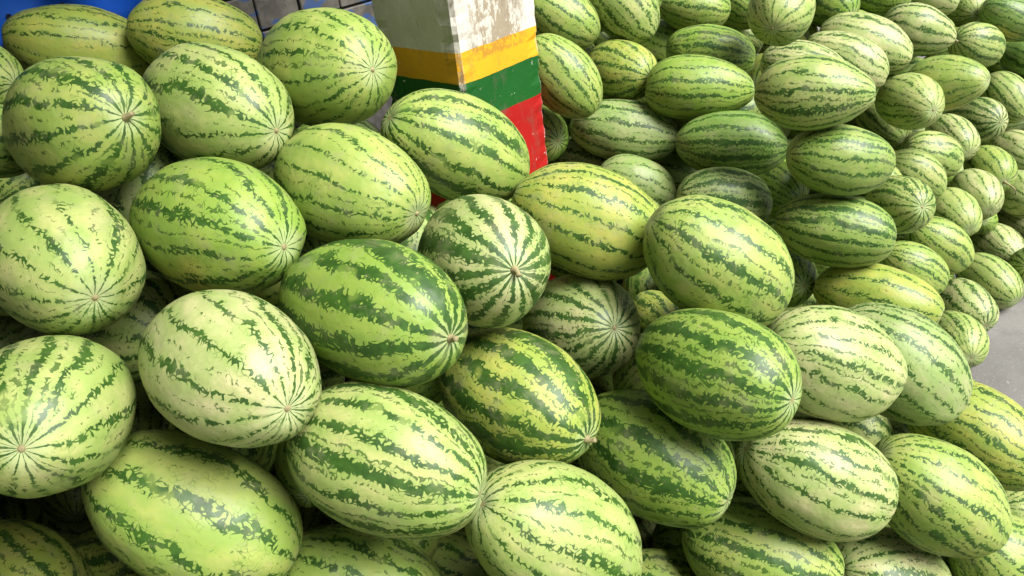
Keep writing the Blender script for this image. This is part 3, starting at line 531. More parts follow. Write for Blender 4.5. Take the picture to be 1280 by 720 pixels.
# the uncounted rest of the two heaps: inside them and past the edges of the view, one joined mesh each
CORE = [
    (2.511, 4.251, 0.638, 0.098, 0.134, 0.42, -0.83, -0.37, 0), (1.235, 2.945, 0.874, 0.101, 0.145, 0.91, -0.09, -0.42, 0),
    (-0.101, 1.364, 0.635, 0.105, 0.144, 0.62, -0.71, 0.32, 1), (2.003, 4.063, 0.387, 0.091, 0.124, 0.71, -0.64, 0.29, 0),
    (-0.196, 3.081, 0.842, 0.094, 0.134, -0.95, 0.24, 0.18, 0), (1.589, 2.88, 0.164, 0.091, 0.126, 0.96, 0.12, -0.27, 0),
    (1.007, 3.645, 0.675, 0.092, 0.123, 0.69, -0.56, 0.45, 0), (0.947, 3.376, 0.774, 0.092, 0.138, 0.82, -0.57, -0.06, 0),
    (2.201, 4.22, 0.652, 0.093, 0.135, 0.94, 0.18, 0.29, 0), (-0.995, 2.043, 1.35, 0.112, 0.164, 0.62, -0.75, 0.25, 1),
    (-0.036, 1.402, 0.218, 0.104, 0.156, -0.56, 0.8, 0.22, 1), (-0.694, 2.464, 1.218, 0.113, 0.168, 0.78, -0.61, 0.13, 1),
    (-0.735, 1.602, 0.947, 0.104, 0.143, 0.99, -0.0, 0.11, 1), (0.228, 1.652, 1.025, 0.103, 0.139, 0.99, 0.01, -0.13, 1),
    (1.247, 3.761, 0.932, 0.1, 0.134, 0.98, -0.08, 0.2, 0), (2.054, 3.142, 0.171, 0.095, 0.136, 0.75, 0.52, 0.41, 0),
    (0.707, 2.951, 0.413, 0.091, 0.125, 0.51, -0.85, 0.08, 0), (0.316, 0.559, 0.458, 0.102, 0.15, 0.87, 0.47, 0.16, 1),
    (1.511, 3.845, 0.983, 0.092, 0.123, -0.63, -0.68, -0.37, 0), (0.469, 1.436, 0.759, 0.102, 0.142, 0.13, 0.99, -0.09, 1),
    (0.59, 1.376, 0.151, 0.104, 0.155, -0.02, -0.99, -0.11, 1), (1.968, 3.603, 0.219, 0.093, 0.134, 0.94, -0.34, -0.07, 0),
    (0.469, 3.11, 0.706, 0.094, 0.139, -0.98, -0.22, 0.02, 0), (-0.336, 1.584, 0.961, 0.112, 0.167, 0.17, 0.98, 0.11, 1),
    (0.423, 3.306, 1.171, 0.092, 0.137, 0.98, -0.09, -0.18, 0), (1.578, 3.164, 0.103, 0.098, 0.145, 0.95, -0.26, -0.14, 0),
    (1.371, 2.987, 0.464, 0.094, 0.139, -0.08, -0.99, 0.14, 0), (0.581, 0.889, 0.218, 0.107, 0.156, 0.67, -0.75, 0.03, 1),
    (0.344, 2.672, 0.477, 0.097, 0.141, 0.93, -0.26, -0.25, 0), (-0.906, 1.208, 0.225, 0.111, 0.156, -0.55, 0.82, 0.15, 1),
    (0.138, 0.965, 0.19, 0.113, 0.153, 0.97, 0.21, -0.15, 1), (2.71, 4.116, 0.668, 0.095, 0.125, 0.85, -0.46, -0.25, 0),
    (0.66, 3.269, 0.523, 0.095, 0.125, 0.98, -0.17, 0.09, 0), (0.507, 2.857, 0.985, 0.092, 0.128, 0.91, -0.34, -0.23, 0),
    (-0.631, 0.575, 0.749, 0.113, 0.157, 0.96, 0.16, 0.22, 1), (1.493, 3.192, 0.748, 0.101, 0.149, 0.75, 0.63, -0.17, 0),
    (0.606, 1.933, 0.459, 0.108, 0.148, 0.83, -0.56, 0.02, 1), (2.099, 3.352, 0.237, 0.093, 0.128, 0.96, 0.27, 0.02, 0),
    (0.639, 2.287, 0.26, 0.094, 0.13, 0.93, 0.35, -0.1, 0), (1.658, 3.596, 0.735, 0.095, 0.136, 0.96, -0.24, 0.16, 0),
    (-0.701, 2.056, 0.929, 0.108, 0.151, 0.55, -0.67, 0.5, 1), (1.047, 2.29, 0.846, 0.092, 0.122, 0.43, 0.9, -0.02, 0),
    (1.781, 3.107, 0.245, 0.101, 0.141, 0.88, 0.45, 0.17, 0), (-1.228, 1.861, 0.634, 0.111, 0.146, 0.88, -0.44, 0.17, 1),
    (-0.619, 1.309, 0.838, 0.11, 0.163, -0.01, 0.95, 0.31, 1), (0.753, 2.688, 0.464, 0.097, 0.14, 0.99, 0.05, 0.1, 0),
    (1.206, 2.566, 0.258, 0.094, 0.129, 0.52, -0.85, -0.07, 0), (-0.197, 0.94, 0.378, 0.103, 0.152, 0.76, 0.54, 0.36, 1),
    (2.053, 3.958, 0.709, 0.1, 0.144, 0.98, -0.09, 0.2, 0), (-0.735, 0.833, 0.715, 0.11, 0.159, 0.9, -0.29, 0.33, 1),
    (-0.564, 1.737, 1.247, 0.107, 0.147, 0.92, -0.36, -0.17, 1), (2.218, 3.755, 0.113, 0.092, 0.121, 0.43, -0.89, 0.16, 0),
    (0.494, 3.296, 0.829, 0.093, 0.134, 0.73, -0.62, 0.27, 0), (-1.118, 1.923, 1.006, 0.109, 0.163, 0.16, -0.95, 0.25, 1),
    (0.106, 2.955, 0.325, 0.099, 0.145, 0.81, -0.57, 0.12, 0), (2.339, 4.03, 0.382, 0.095, 0.135, 0.98, -0.22, -0.01, 0),
    (1.291, 2.255, 0.285, 0.099, 0.129, 0.77, 0.56, 0.31, 0), (-0.502, 1.218, 0.229, 0.107, 0.143, 0.71, -0.67, -0.22, 1),
    (0.653, 2.02, 0.216, 0.096, 0.128, 0.93, -0.05, -0.36, 0), (-1.339, 0.863, 0.285, 0.108, 0.153, 0.87, 0.45, -0.21, 1),
    (0.59, 1.564, 0.574, 0.11, 0.148, 0.89, -0.33, -0.3, 1), (1.754, 3.666, 0.553, 0.095, 0.137, 0.99, 0.05, 0.13, 0),
    (0.41, 2.923, 0.745, 0.096, 0.142, 0.88, -0.43, -0.2, 0), (0.903, 0.932, 0.252, 0.104, 0.141, 0.91, 0.16, -0.39, 1),
    (0.678, 3.33, 1.158, 0.095, 0.127, 0.65, -0.62, -0.44, 0), (2.322, 3.752, 0.41, 0.092, 0.138, 0.85, 0.34, -0.41, 0),
    (1.175, 1.944, 0.264, 0.11, 0.155, 0.79, -0.59, 0.16, 1), (0.592, 2.889, 0.584, 0.099, 0.137, 0.87, -0.45, -0.18, 0),
    (1.224, 1.618, 0.114, 0.093, 0.125, -0.91, -0.41, 0.06, 0), (0.601, 1.356, 0.463, 0.109, 0.149, 1.0, 0.04, -0.01, 1),
    (0.284, 0.843, 0.512, 0.109, 0.158, 0.84, 0.54, 0.07, 1), (0.318, 2.966, 0.487, 0.097, 0.132, 0.95, 0.2, 0.25, 0),
    (0.409, 2.457, 0.617, 0.101, 0.135, 0.76, 0.61, 0.22, 0), (0.273, 1.542, 0.386, 0.102, 0.147, 0.76, 0.51, 0.42, 1),
    (1.787, 3.932, 0.851, 0.099, 0.143, 0.07, -0.99, 0.09, 0), (-1.235, 1.459, 0.761, 0.106, 0.158, 0.98, 0.02, 0.19, 1),
    (-1.001, 1.973, 0.516, 0.103, 0.147, -0.08, -0.97, 0.24, 1), (0.825, 1.703, 0.557, 0.104, 0.153, 0.96, -0.02, -0.29, 1),
    (2.382, 3.88, 0.645, 0.099, 0.147, 0.6, -0.73, 0.32, 0), (1.8, 3.319, 0.299, 0.093, 0.13, 0.97, -0.23, -0.07, 0),
    (0.977, 3.145, 0.644, 0.101, 0.144, 0.78, -0.62, -0.04, 0), (1.676, 3.738, 0.241, 0.099, 0.132, -0.79, -0.61, -0.08, 0),
    (0.904, 1.841, 0.326, 0.093, 0.124, 0.82, 0.54, 0.19, 0), (-0.768, 1.81, 0.702, 0.105, 0.153, -0.74, 0.67, -0.01, 1),
    (-0.426, 0.67, 0.495, 0.109, 0.151, 0.7, -0.71, 0.08, 1), (1.282, 1.102, 0.147, 0.113, 0.157, 0.92, 0.15, 0.36, 1),
    (2.73, 4.36, 0.598, 0.095, 0.139, 0.7, -0.67, -0.24, 0), (0.845, 2.545, 0.314, 0.093, 0.134, -0.8, -0.6, -0.04, 0),
    (-0.093, 3.146, 0.317, 0.101, 0.136, 0.88, -0.4, -0.25, 0), (0.305, 3.346, 0.967, 0.099, 0.149, 0.95, 0.3, 0.09, 0),
    (0.862, 2.929, 0.596, 0.1, 0.133, 0.71, -0.57, 0.4, 0), (0.937, 3.643, 0.907, 0.091, 0.127, 0.99, -0.03, 0.13, 0),
    (0.523, 3.549, 0.821, 0.095, 0.139, 0.74, -0.55, 0.39, 0), (0.846, 2.069, 0.331, 0.095, 0.14, 0.69, -0.67, 0.26, 0),
    (1.914, 3.753, 0.709, 0.093, 0.123, -0.87, -0.49, 0.08, 0), (0.878, 3.167, 0.84, 0.099, 0.14, 0.67, -0.74, 0.04, 0),
    (0.318, 1.414, 0.556, 0.108, 0.154, 0.87, -0.47, -0.15, 1), (-0.294, 1.474, 0.264, 0.104, 0.14, 0.85, -0.52, 0.11, 1),
    (0.534, 1.662, 0.362, 0.103, 0.145, 0.88, 0.47, -0.02, 1), (1.289, 4.23, 0.695, 0.095, 0.137, 0.54, -0.54, 0.65, 0),
    (-0.783, 0.651, 1.009, 0.106, 0.146, 0.91, 0.41, 0.02, 1), (0.7, 3.189, 0.296, 0.091, 0.13, 0.82, 0.57, -0.06, 0),
    (1.344, 2.823, 0.63, 0.094, 0.127, 0.96, 0.25, -0.1, 0), (-0.092, 2.662, 0.646, 0.091, 0.12, 0.75, -0.66, -0.06, 0),
    (0.329, 3.066, 1.045, 0.092, 0.12, 0.81, -0.58, 0.01, 0), (-0.414, 1.936, 0.823, 0.108, 0.151, 0.76, 0.62, -0.2, 1),
    (1.095, 3.175, 0.385, 0.098, 0.143, 0.93, 0.25, -0.28, 0), (0.616, 2.326, 0.524, 0.092, 0.134, 0.87, 0.39, -0.31, 0),
    (1.537, 3.957, 0.425, 0.097, 0.127, 0.98, 0.05, 0.2, 0), (0.06, 2.49, 0.43, 0.094, 0.14, 0.75, -0.36, -0.56, 0),
    (0.343, 2.075, 0.821, 0.101, 0.138, 0.9, -0.14, -0.41, 0), (-0.42, 1.744, 0.506, 0.112, 0.156, 0.89, 0.31, 0.32, 1),
    (1.69, 3.505, 0.281, 0.1, 0.147, 0.88, 0.47, 0.03, 0), (1.079, 2.835, 0.166, 0.101, 0.136, 0.97, -0.04, -0.26, 0),
    (0.938, 2.673, 0.105, 0.092, 0.132, 0.77, -0.6, -0.22, 0), (-0.443, 2.316, 1.061, 0.103, 0.135, 0.91, -0.36, -0.18, 1),
    (1.032, 2.755, 0.449, 0.093, 0.122, 1.0, -0.02, 0.01, 0), (-0.545, 2.049, 1.139, 0.108, 0.154, 0.7, -0.46, -0.55, 1),
    (1.48, 2.673, 0.144, 0.094, 0.135, 0.84, -0.54, -0.1, 0), (1.066, 2.258, 0.623, 0.095, 0.141, 0.97, 0.25, -0.03, 0),
    (-0.961, 0.959, 0.2, 0.108, 0.142, 0.94, -0.05, 0.33, 1), (1.001, 3.886, 0.97, 0.098, 0.133, -0.93, 0.07, -0.35, 0),
    (-1.041, 1.135, 0.449, 0.109, 0.149, 0.87, -0.45, -0.17, 1), (1.964, 3.319, 0.699, 0.092, 0.138, 0.9, 0.25, -0.37, 0),
    (-0.051, 1.787, 0.973, 0.113, 0.167, 0.93, -0.36, 0.01, 1), (-1.456, 1.143, 0.368, 0.107, 0.147, 0.94, -0.33, -0.11, 1),
    (-0.96, 1.286, 0.936, 0.107, 0.159, 0.78, -0.62, 0.09, 1), (0.983, 2.678, 0.623, 0.101, 0.15, 0.71, -0.68, -0.16, 0),
    (1.041, 2.336, 0.106, 0.098, 0.141, 0.95, -0.03, -0.3, 0), (1.275, 3.285, 0.845, 0.092, 0.126, 0.98, -0.1, 0.16, 0),
    (1.537, 3.0, 0.36, 0.098, 0.128, -0.35, -0.93, 0.06, 0), (0.925, 3.389, 0.447, 0.092, 0.122, 0.99, -0.17, -0.01, 0),
    (-0.111, 2.592, 0.893, 0.096, 0.135, -0.9, -0.14, -0.4, 0), (1.327, 3.498, 1.048, 0.101, 0.137, -0.87, 0.47, -0.13, 0),
    (-0.122, 1.186, 0.168, 0.106, 0.153, 0.65, -0.73, -0.2, 1), (-0.422, 0.995, 0.432, 0.106, 0.141, 0.97, 0.05, 0.25, 1),
    (2.155, 3.86, 0.497, 0.095, 0.128, 0.87, 0.49, -0.07, 0), (0.25, 2.805, 0.644, 0.094, 0.131, 0.84, -0.52, 0.16, 0),
    (0.048, 2.907, 0.591, 0.092, 0.12, -0.07, 0.93, 0.36, 0), (0.674, 2.471, 0.102, 0.094, 0.133, 0.6, -0.69, 0.4, 0),
    (-0.201, 1.457, 1.099, 0.108, 0.162, -0.04, -0.98, -0.21, 1), (-0.39, 1.38, 0.722, 0.11, 0.154, 0.92, 0.18, -0.36, 1),
    (1.949, 3.813, 0.17, 0.098, 0.138, 0.94, -0.34, 0.02, 0), (1.135, 3.735, 0.348, 0.097, 0.132, 0.56, 0.8, 0.19, 0),
    (0.702, 3.67, 0.95, 0.093, 0.129, 0.63, -0.77, -0.13, 0), (1.422, 3.352, 0.141, 0.099, 0.139, 0.87, 0.48, -0.1, 0),
    (0.079, 3.054, 0.743, 0.101, 0.134, 0.88, 0.44, -0.19, 0), (0.367, 1.702, 0.207, 0.095, 0.13, -0.65, 0.73, 0.21, 0),
    (-0.034, 0.761, 0.242, 0.108, 0.162, 0.8, 0.49, 0.36, 1), (1.749, 4.304, 0.406, 0.101, 0.132, 0.84, 0.55, -0.02, 0),
    (0.015, 0.897, 0.508, 0.113, 0.147, -0.97, -0.25, 0.03, 1), (2.015, 4.285, 0.483, 0.099, 0.145, 0.8, 0.37, -0.47, 0),
    (0.085, 2.763, 0.44, 0.091, 0.131, 0.98, -0.13, 0.13, 0), (2.599, 3.932, 0.757, 0.098, 0.143, 0.85, -0.4, -0.35, 0),
    (0.27, 2.86, 0.881, 0.093, 0.138, 0.69, -0.69, 0.19, 0), (0.53, 1.859, 0.834, 0.092, 0.126, 0.9, 0.38, -0.2, 0),
    (-0.454, 1.681, 0.14, 0.108, 0.15, 0.76, 0.6, 0.23, 1), (0.809, 3.426, 0.973, 0.1, 0.136, -0.54, 0.81, 0.22, 0),
    (-0.255, 0.73, 0.709, 0.108, 0.155, 1.0, 0.09, 0.04, 1), (1.344, 3.448, 0.693, 0.096, 0.144, 0.85, 0.38, 0.36, 0),
    (-0.318, 1.499, 0.476, 0.105, 0.144, 0.66, -0.71, -0.23, 1), (-0.465, 2.528, 0.839, 0.108, 0.153, 0.8, 0.53, 0.29, 1),
    (1.521, 3.34, 0.945, 0.094, 0.13, 0.93, 0.35, 0.06, 0), (0.042, 1.564, 0.636, 0.102, 0.151, 0.72, -0.7, -0.03, 1),
    (0.47, 2.926, 0.312, 0.095, 0.138, 0.92, 0.26, 0.28, 0), (-1.448, 0.976, 0.6, 0.107, 0.151, 0.86, -0.28, 0.43, 1),
    (-0.532, 2.551, 1.061, 0.104, 0.14, 0.05, -0.95, 0.29, 1), (-0.877, 1.759, 1.394, 0.11, 0.157, 0.79, 0.61, 0.01, 1),
    (-0.199, 0.554, 0.321, 0.109, 0.156, -0.54, 0.83, 0.11, 1), (1.438, 3.241, 0.469, 0.101, 0.135, 0.79, -0.55, 0.25, 0),
    (-1.318, 1.26, 0.144, 0.11, 0.149, 0.97, 0.25, 0.05, 1), (0.734, 2.917, 0.224, 0.1, 0.135, 0.86, 0.49, -0.16, 0),
    (0.576, 1.876, 0.653, 0.092, 0.135, 0.9, 0.42, 0.14, 0), (1.293, 2.919, 0.22, 0.094, 0.124, 0.95, 0.22, -0.24, 0),
    (0.704, 3.353, 0.739, 0.092, 0.136, -0.46, -0.88, 0.07, 0), (-0.098, 1.743, 0.747, 0.111, 0.15, 0.81, 0.49, -0.31, 1),
    (0.022, 2.82, 0.807, 0.097, 0.128, -0.37, 0.92, -0.12, 0), (0.701, 2.358, 0.716, 0.093, 0.122, 0.91, -0.41, 0.01, 0),
    (1.053, 2.4, 0.479, 0.098, 0.144, 0.91, -0.37, -0.19, 0), (1.992, 4.361, 0.746, 0.094, 0.126, 0.95, 0.16, -0.27, 0),
    (-0.77, 1.406, 0.618, 0.102, 0.152, 0.84, -0.53, -0.16, 1), (2.045, 4.226, 0.171, 0.101, 0.149, 0.94, -0.02, -0.35, 0),
    (-1.265, 1.251, 0.619, 0.11, 0.164, 0.81, -0.53, -0.24, 1), (-0.793, 0.74, 0.183, 0.113, 0.147, -0.67, 0.74, 0.08, 1),
    (-0.917, 2.328, 0.915, 0.109, 0.155, 0.92, -0.27, 0.28, 1), (0.551, 0.776, 0.422, 0.103, 0.145, 0.76, 0.63, 0.18, 1),
    (0.796, 2.905, 0.947, 0.094, 0.127, 1.0, -0.02, -0.09, 0), (2.506, 4.221, 0.265, 0.094, 0.136, 0.98, 0.12, -0.15, 0),
    (-0.137, 3.078, 0.615, 0.093, 0.138, 0.96, 0.11, -0.25, 0), (0.482, 3.102, 0.928, 0.096, 0.145, 0.71, -0.7, -0.03, 0),
    (2.068, 3.608, 0.513, 0.099, 0.133, 0.93, -0.36, -0.05, 0), (-1.479, 1.642, 0.746, 0.105, 0.142, 0.73, -0.68, 0.09, 1),
    (0.195, 2.448, 0.775, 0.093, 0.137, 0.89, -0.39, 0.22, 0), (-1.41, 1.497, 0.297, 0.108, 0.143, -0.13, 0.98, 0.17, 1),
    (0.372, 0.615, 0.25, 0.106, 0.156, 0.22, 0.95, 0.21, 1), (2.0, 4.074, 0.866, 0.096, 0.138, 0.21, 0.96, -0.2, 0),
    (-0.779, 1.502, 0.283, 0.106, 0.143, -0.98, -0.09, 0.15, 1), (-0.985, 2.178, 0.234, 0.113, 0.153, 0.87, -0.45, 0.19, 1),
    (1.772, 3.859, 0.413, 0.097, 0.129, 0.89, -0.43, -0.18, 0), (-1.536, 1.674, 0.531, 0.105, 0.151, 0.86, -0.5, -0.13, 1),
    (1.182, 2.612, 0.712, 0.096, 0.129, 0.03, 0.93, 0.36, 0), (0.198, 1.72, 0.69, 0.096, 0.13, 0.72, -0.67, 0.16, 0),
    (1.33, 3.628, 0.592, 0.102, 0.144, -0.87, -0.5, 0.01, 0), (0.744, 3.843, 0.798, 0.092, 0.137, 0.82, 0.49, 0.3, 0),
    (-0.201, 1.921, 0.24, 0.103, 0.141, -0.89, -0.41, -0.18, 1), (-0.468, 0.749, 0.136, 0.108, 0.15, 0.84, 0.53, -0.1, 1),
    (0.208, 1.888, 0.866, 0.107, 0.148, 0.94, 0.2, -0.26, 1), (-0.316, 1.685, 1.202, 0.106, 0.143, -0.67, -0.74, 0.06, 1),
    (1.215, 4.125, 0.38, 0.092, 0.137, 0.81, -0.58, 0.13, 0), (1.552, 4.276, 0.863, 0.096, 0.142, 0.83, -0.53, -0.18, 0),
    (-1.601, 1.455, 0.732, 0.11, 0.157, 0.88, -0.23, 0.42, 1), (2.21, 3.714, 0.639, 0.094, 0.134, 0.98, -0.13, 0.14, 0),
    (-0.385, 2.007, 1.363, 0.108, 0.144, 0.16, -0.95, 0.26, 1), (0.21, 0.735, 0.723, 0.11, 0.155, -0.96, -0.26, -0.09, 1),
    (0.685, 2.555, 0.917, 0.1, 0.144, 0.79, -0.61, 0.07, 0), (1.13, 3.472, 0.505, 0.094, 0.124, 0.82, -0.55, 0.15, 0),
    (-0.532, 2.702, 1.264, 0.109, 0.15, -0.83, -0.45, -0.34, 1), (0.101, 1.641, 0.231, 0.103, 0.153, 0.97, 0.13, -0.19, 1),
    (-0.289, 1.179, 0.81, 0.112, 0.146, 0.87, 0.48, -0.13, 1), (1.224, 4.009, 0.971, 0.096, 0.137, 0.86, 0.5, 0.13, 0),
    (1.351, 3.89, 0.221, 0.093, 0.121, 0.9, -0.36, -0.23, 0), (0.966, 2.241, 1.074, 0.094, 0.126, 0.82, -0.58, 0.01, 0),
    (1.315, 2.599, 0.455, 0.094, 0.123, 1.0, 0.05, 0.03, 0), (0.859, 1.449, 0.242, 0.102, 0.14, 0.98, -0.14, 0.11, 1),
    (2.929, 4.173, 0.244, 0.095, 0.136, 0.85, -0.5, -0.16, 0), (1.047, 2.972, 0.416, 0.093, 0.129, 0.94, 0.31, 0.11, 0),
    (2.378, 4.49, 0.68, 0.095, 0.127, 0.99, -0.04, 0.16, 0), (-0.504, 1.237, 1.04, 0.106, 0.157, 0.38, 0.84, -0.39, 1),
    (1.399, 2.461, 0.1, 0.095, 0.127, 0.67, -0.74, -0.06, 0), (1.683, 4.083, 0.596, 0.096, 0.141, -0.61, -0.68, -0.39, 0),
    (2.621, 4.367, 0.431, 0.097, 0.127, 0.7, -0.69, 0.15, 0), (2.089, 4.573, 0.642, 0.099, 0.136, 0.82, 0.58, -0.03, 0),
    (1.548, 3.808, 0.655, 0.102, 0.138, 0.86, -0.49, -0.15, 0), (-0.624, 1.837, 1.056, 0.107, 0.145, 1.0, 0.0, -0.01, 1),
    (-1.523, 1.682, 1.267, 0.11, 0.147, -0.69, 0.61, -0.39, 1), (0.839, 2.685, 0.883, 0.094, 0.137, -0.95, 0.14, -0.27, 0),
    (-0.73, 1.862, 0.486, 0.106, 0.156, 0.85, 0.51, -0.08, 1), (0.973, 3.872, 0.741, 0.1, 0.133, 0.81, -0.5, -0.32, 0),
    (0.696, 2.518, 0.559, 0.1, 0.139, 0.92, -0.18, 0.35, 0), (1.177, 4.011, 0.717, 0.096, 0.139, 0.87, -0.5, 0.05, 0),
    (0.924, 3.077, 0.27, 0.099, 0.131, 0.97, 0.12, -0.22, 0), (-0.242, 2.471, 0.756, 0.097, 0.141, 0.99, -0.07, -0.09, 0),
    (2.359, 4.336, 0.809, 0.095, 0.124, 0.79, -0.52, -0.32, 0), (-0.239, 2.83, 0.912, 0.094, 0.136, 0.78, 0.63, -0.0, 0),
    (-0.876, 0.56, 0.601, 0.105, 0.142, 0.74, 0.63, 0.25, 1), (-0.438, 2.335, 1.318, 0.111, 0.157, 0.91, 0.33, 0.24, 1),
    (1.066, 3.422, 0.147, 0.1, 0.142, 0.99, 0.13, 0.03, 0), (-0.074, 2.77, 0.214, 0.092, 0.121, 0.78, 0.59, 0.22, 0),
    (2.671, 4.602, 0.551, 0.091, 0.134, 0.92, 0.37, 0.15, 0), (-0.542, 2.469, 0.57, 0.102, 0.15, 1.0, 0.01, -0.08, 1),
    (-0.241, 1.973, 0.629, 0.108, 0.141, 0.11, 0.99, -0.13, 1), (2.516, 3.857, 0.199, 0.093, 0.124, -0.29, -0.91, -0.31, 0),
    (0.912, 2.288, 0.363, 0.101, 0.142, 0.92, -0.3, -0.26, 0), (0.908, 1.991, 0.156, 0.099, 0.133, 0.66, 0.75, -0.04, 0),
    (-0.48, 1.431, 1.174, 0.108, 0.144, 0.86, -0.51, -0.05, 1), (-0.916, 2.251, 0.651, 0.103, 0.15, 0.82, -0.57, 0.07, 1),
    (-1.044, 1.934, 0.268, 0.107, 0.146, 0.64, -0.71, 0.27, 1), (0.495, 1.661, 0.882, 0.103, 0.147, 0.98, -0.01, 0.2, 1),
    (0.177, 1.975, 0.618, 0.093, 0.137, 0.64, -0.76, 0.11, 0), (0.171, 3.504, 0.604, 0.093, 0.133, 0.96, 0.2, -0.2, 0),
    (1.813, 4.077, 0.128, 0.093, 0.131, 0.87, -0.45, -0.21, 0), (2.193, 4.557, 0.188, 0.093, 0.133, 0.72, -0.66, 0.22, 0),
    (1.835, 3.377, 0.111, 0.093, 0.14, 0.89, -0.44, 0.14, 0), (0.883, 3.196, 0.11, 0.1, 0.132, 0.41, 0.91, -0.07, 0),
    (1.396, 3.634, 0.204, 0.098, 0.136, 0.9, -0.28, -0.34, 0), (0.144, 3.149, 0.272, 0.093, 0.121, 0.96, -0.28, 0.09, 0),
    (3.034, 3.501, 0.18, 0.098, 0.13, 0.99, 0.04, 0.15, 0), (-0.258, 2.911, 0.631, 0.092, 0.127, 0.98, -0.19, 0.02, 0),
    (-1.393, 1.914, 1.276, 0.105, 0.138, 0.78, 0.62, -0.01, 1), (1.338, 2.764, 0.34, 0.093, 0.137, 0.9, 0.15, -0.41, 0),
    (0.066, 0.645, 0.481, 0.11, 0.146, 0.96, -0.14, -0.23, 1), (1.398, 3.093, 0.932, 0.095, 0.123, 0.97, -0.25, 0.05, 0),
    (1.1, 3.96, 0.514, 0.094, 0.123, -0.8, -0.5, 0.32, 0), (-1.447, 1.868, 0.455, 0.11, 0.145, 0.59, -0.8, 0.08, 1),
    (0.751, 3.583, 0.738, 0.099, 0.14, 0.95, 0.18, 0.24, 0), (-0.565, 1.601, 0.77, 0.105, 0.142, 0.96, 0.13, -0.25, 1),
    (0.702, 1.668, 0.159, 0.103, 0.149, 0.45, -0.88, -0.17, 1), (-0.748, 0.738, 0.507, 0.104, 0.148, 0.94, 0.3, 0.18, 1),
    (1.511, 4.093, 0.946, 0.1, 0.141, 0.95, -0.32, -0.05, 0), (0.197, 2.587, 0.275, 0.091, 0.129, 0.77, -0.46, 0.44, 0),
    (0.392, 3.413, 0.395, 0.096, 0.14, 0.68, 0.53, 0.5, 0), (-0.644, 2.176, 0.555, 0.102, 0.142, 0.67, 0.64, -0.37, 1),
    (1.066, 2.169, 0.201, 0.095, 0.138, 0.86, -0.38, -0.33, 0), (-0.992, 1.698, 0.575, 0.107, 0.141, 0.94, -0.31, -0.11, 1),
    (1.08, 2.089, 0.44, 0.094, 0.13, 0.94, -0.31, 0.15, 0), (-0.515, 1.893, 0.268, 0.112, 0.155, 0.79, -0.6, -0.11, 1),
    (-0.203, 2.544, 0.542, 0.101, 0.133, 0.81, -0.5, -0.31, 0), (-0.666, 2.667, 0.776, 0.093, 0.139, -0.99, 0.07, -0.08, 0),
    (1.864, 3.46, 0.87, 0.096, 0.14, 0.95, 0.32, 0.06, 0), (1.347, 3.805, 0.39, 0.093, 0.124, 0.03, -1.0, -0.06, 0),
    (0.228, 2.336, 0.52, 0.101, 0.136, 0.75, -0.64, -0.18, 0), (-0.118, 0.567, 0.622, 0.107, 0.142, 0.94, 0.17, 0.3, 1),
    (1.155, 3.289, 0.668, 0.098, 0.132, 0.86, -0.42, 0.28, 0), (-0.33, 0.992, 0.124, 0.109, 0.162, 0.91, 0.36, -0.21, 1),
    (-0.87, 1.79, 0.906, 0.104, 0.139, 0.99, -0.09, 0.14, 1), (0.497, 3.155, 0.404, 0.099, 0.141, 0.57, -0.7, 0.43, 0),
    (1.72, 3.055, 0.737, 0.095, 0.137, 0.56, 0.82, 0.06, 0), (0.552, 3.736, 0.617, 0.091, 0.123, 0.7, -0.7, -0.14, 0),
    (2.212, 3.583, 0.266, 0.092, 0.137, 0.73, 0.5, 0.46, 0), (-0.559, 2.732, 0.552, 0.099, 0.131, 0.77, 0.56, -0.3, 0),
    (-1.46, 1.544, 0.962, 0.112, 0.158, 0.93, -0.37, -0.07, 1), (-1.636, 1.62, 0.217, 0.112, 0.146, -0.82, -0.55, -0.15, 1),
    (2.753, 4.892, 0.544, 0.101, 0.144, 0.72, -0.65, -0.24, 0), (1.157, 1.6, 0.339, 0.102, 0.142, 0.03, 0.93, 0.36, 1),
    (2.998, 3.966, 0.103, 0.094, 0.138, 0.05, 0.99, -0.12, 0), (2.692, 4.072, 0.291, 0.096, 0.131, -0.33, 0.92, -0.22, 0),
    (-1.044, 1.699, 0.267, 0.107, 0.159, 0.85, -0.51, -0.13, 1), (-1.108, 2.06, 0.714, 0.104, 0.155, -0.84, 0.51, -0.19, 1),
    (-1.142, 0.777, 0.468, 0.108, 0.143, 0.68, -0.72, -0.17, 1), (1.216, 3.528, 0.309, 0.095, 0.131, 0.97, 0.02, -0.22, 0),
    (-0.826, 1.989, 1.189, 0.106, 0.14, 0.63, -0.77, 0.09, 1), (0.125, 2.582, 0.625, 0.093, 0.124, 0.83, -0.56, -0.01, 0),
    (-0.747, 2.237, 1.208, 0.103, 0.144, 0.92, -0.38, -0.11, 1), (1.107, 4.391, 0.83, 0.098, 0.145, 0.8, -0.59, 0.12, 0),
    (2.639, 3.991, 0.53, 0.096, 0.124, 0.7, -0.71, -0.05, 0), (-0.563, 0.917, 0.587, 0.107, 0.145, 0.79, -0.52, 0.32, 1),
    (0.462, 1.887, 0.122, 0.104, 0.142, 0.63, 0.55, 0.55, 1), (-0.786, 2.436, 0.779, 0.094, 0.133, 0.7, -0.7, -0.16, 0),
    (2.188, 3.996, 0.123, 0.095, 0.136, 0.71, -0.68, -0.18, 0), (2.811, 3.41, 0.265, 0.095, 0.126, -0.53, -0.84, 0.04, 0),
    (0.423, 1.784, 0.505, 0.097, 0.127, 0.77, 0.13, -0.63, 0), (0.02, 1.843, 0.484, 0.104, 0.145, 0.84, -0.46, 0.29, 1),
    (2.282, 3.342, 0.121, 0.095, 0.136, -0.12, 0.99, -0.02, 0), (-0.49, 2.115, 0.684, 0.099, 0.146, 0.03, 1.0, -0.04, 0),
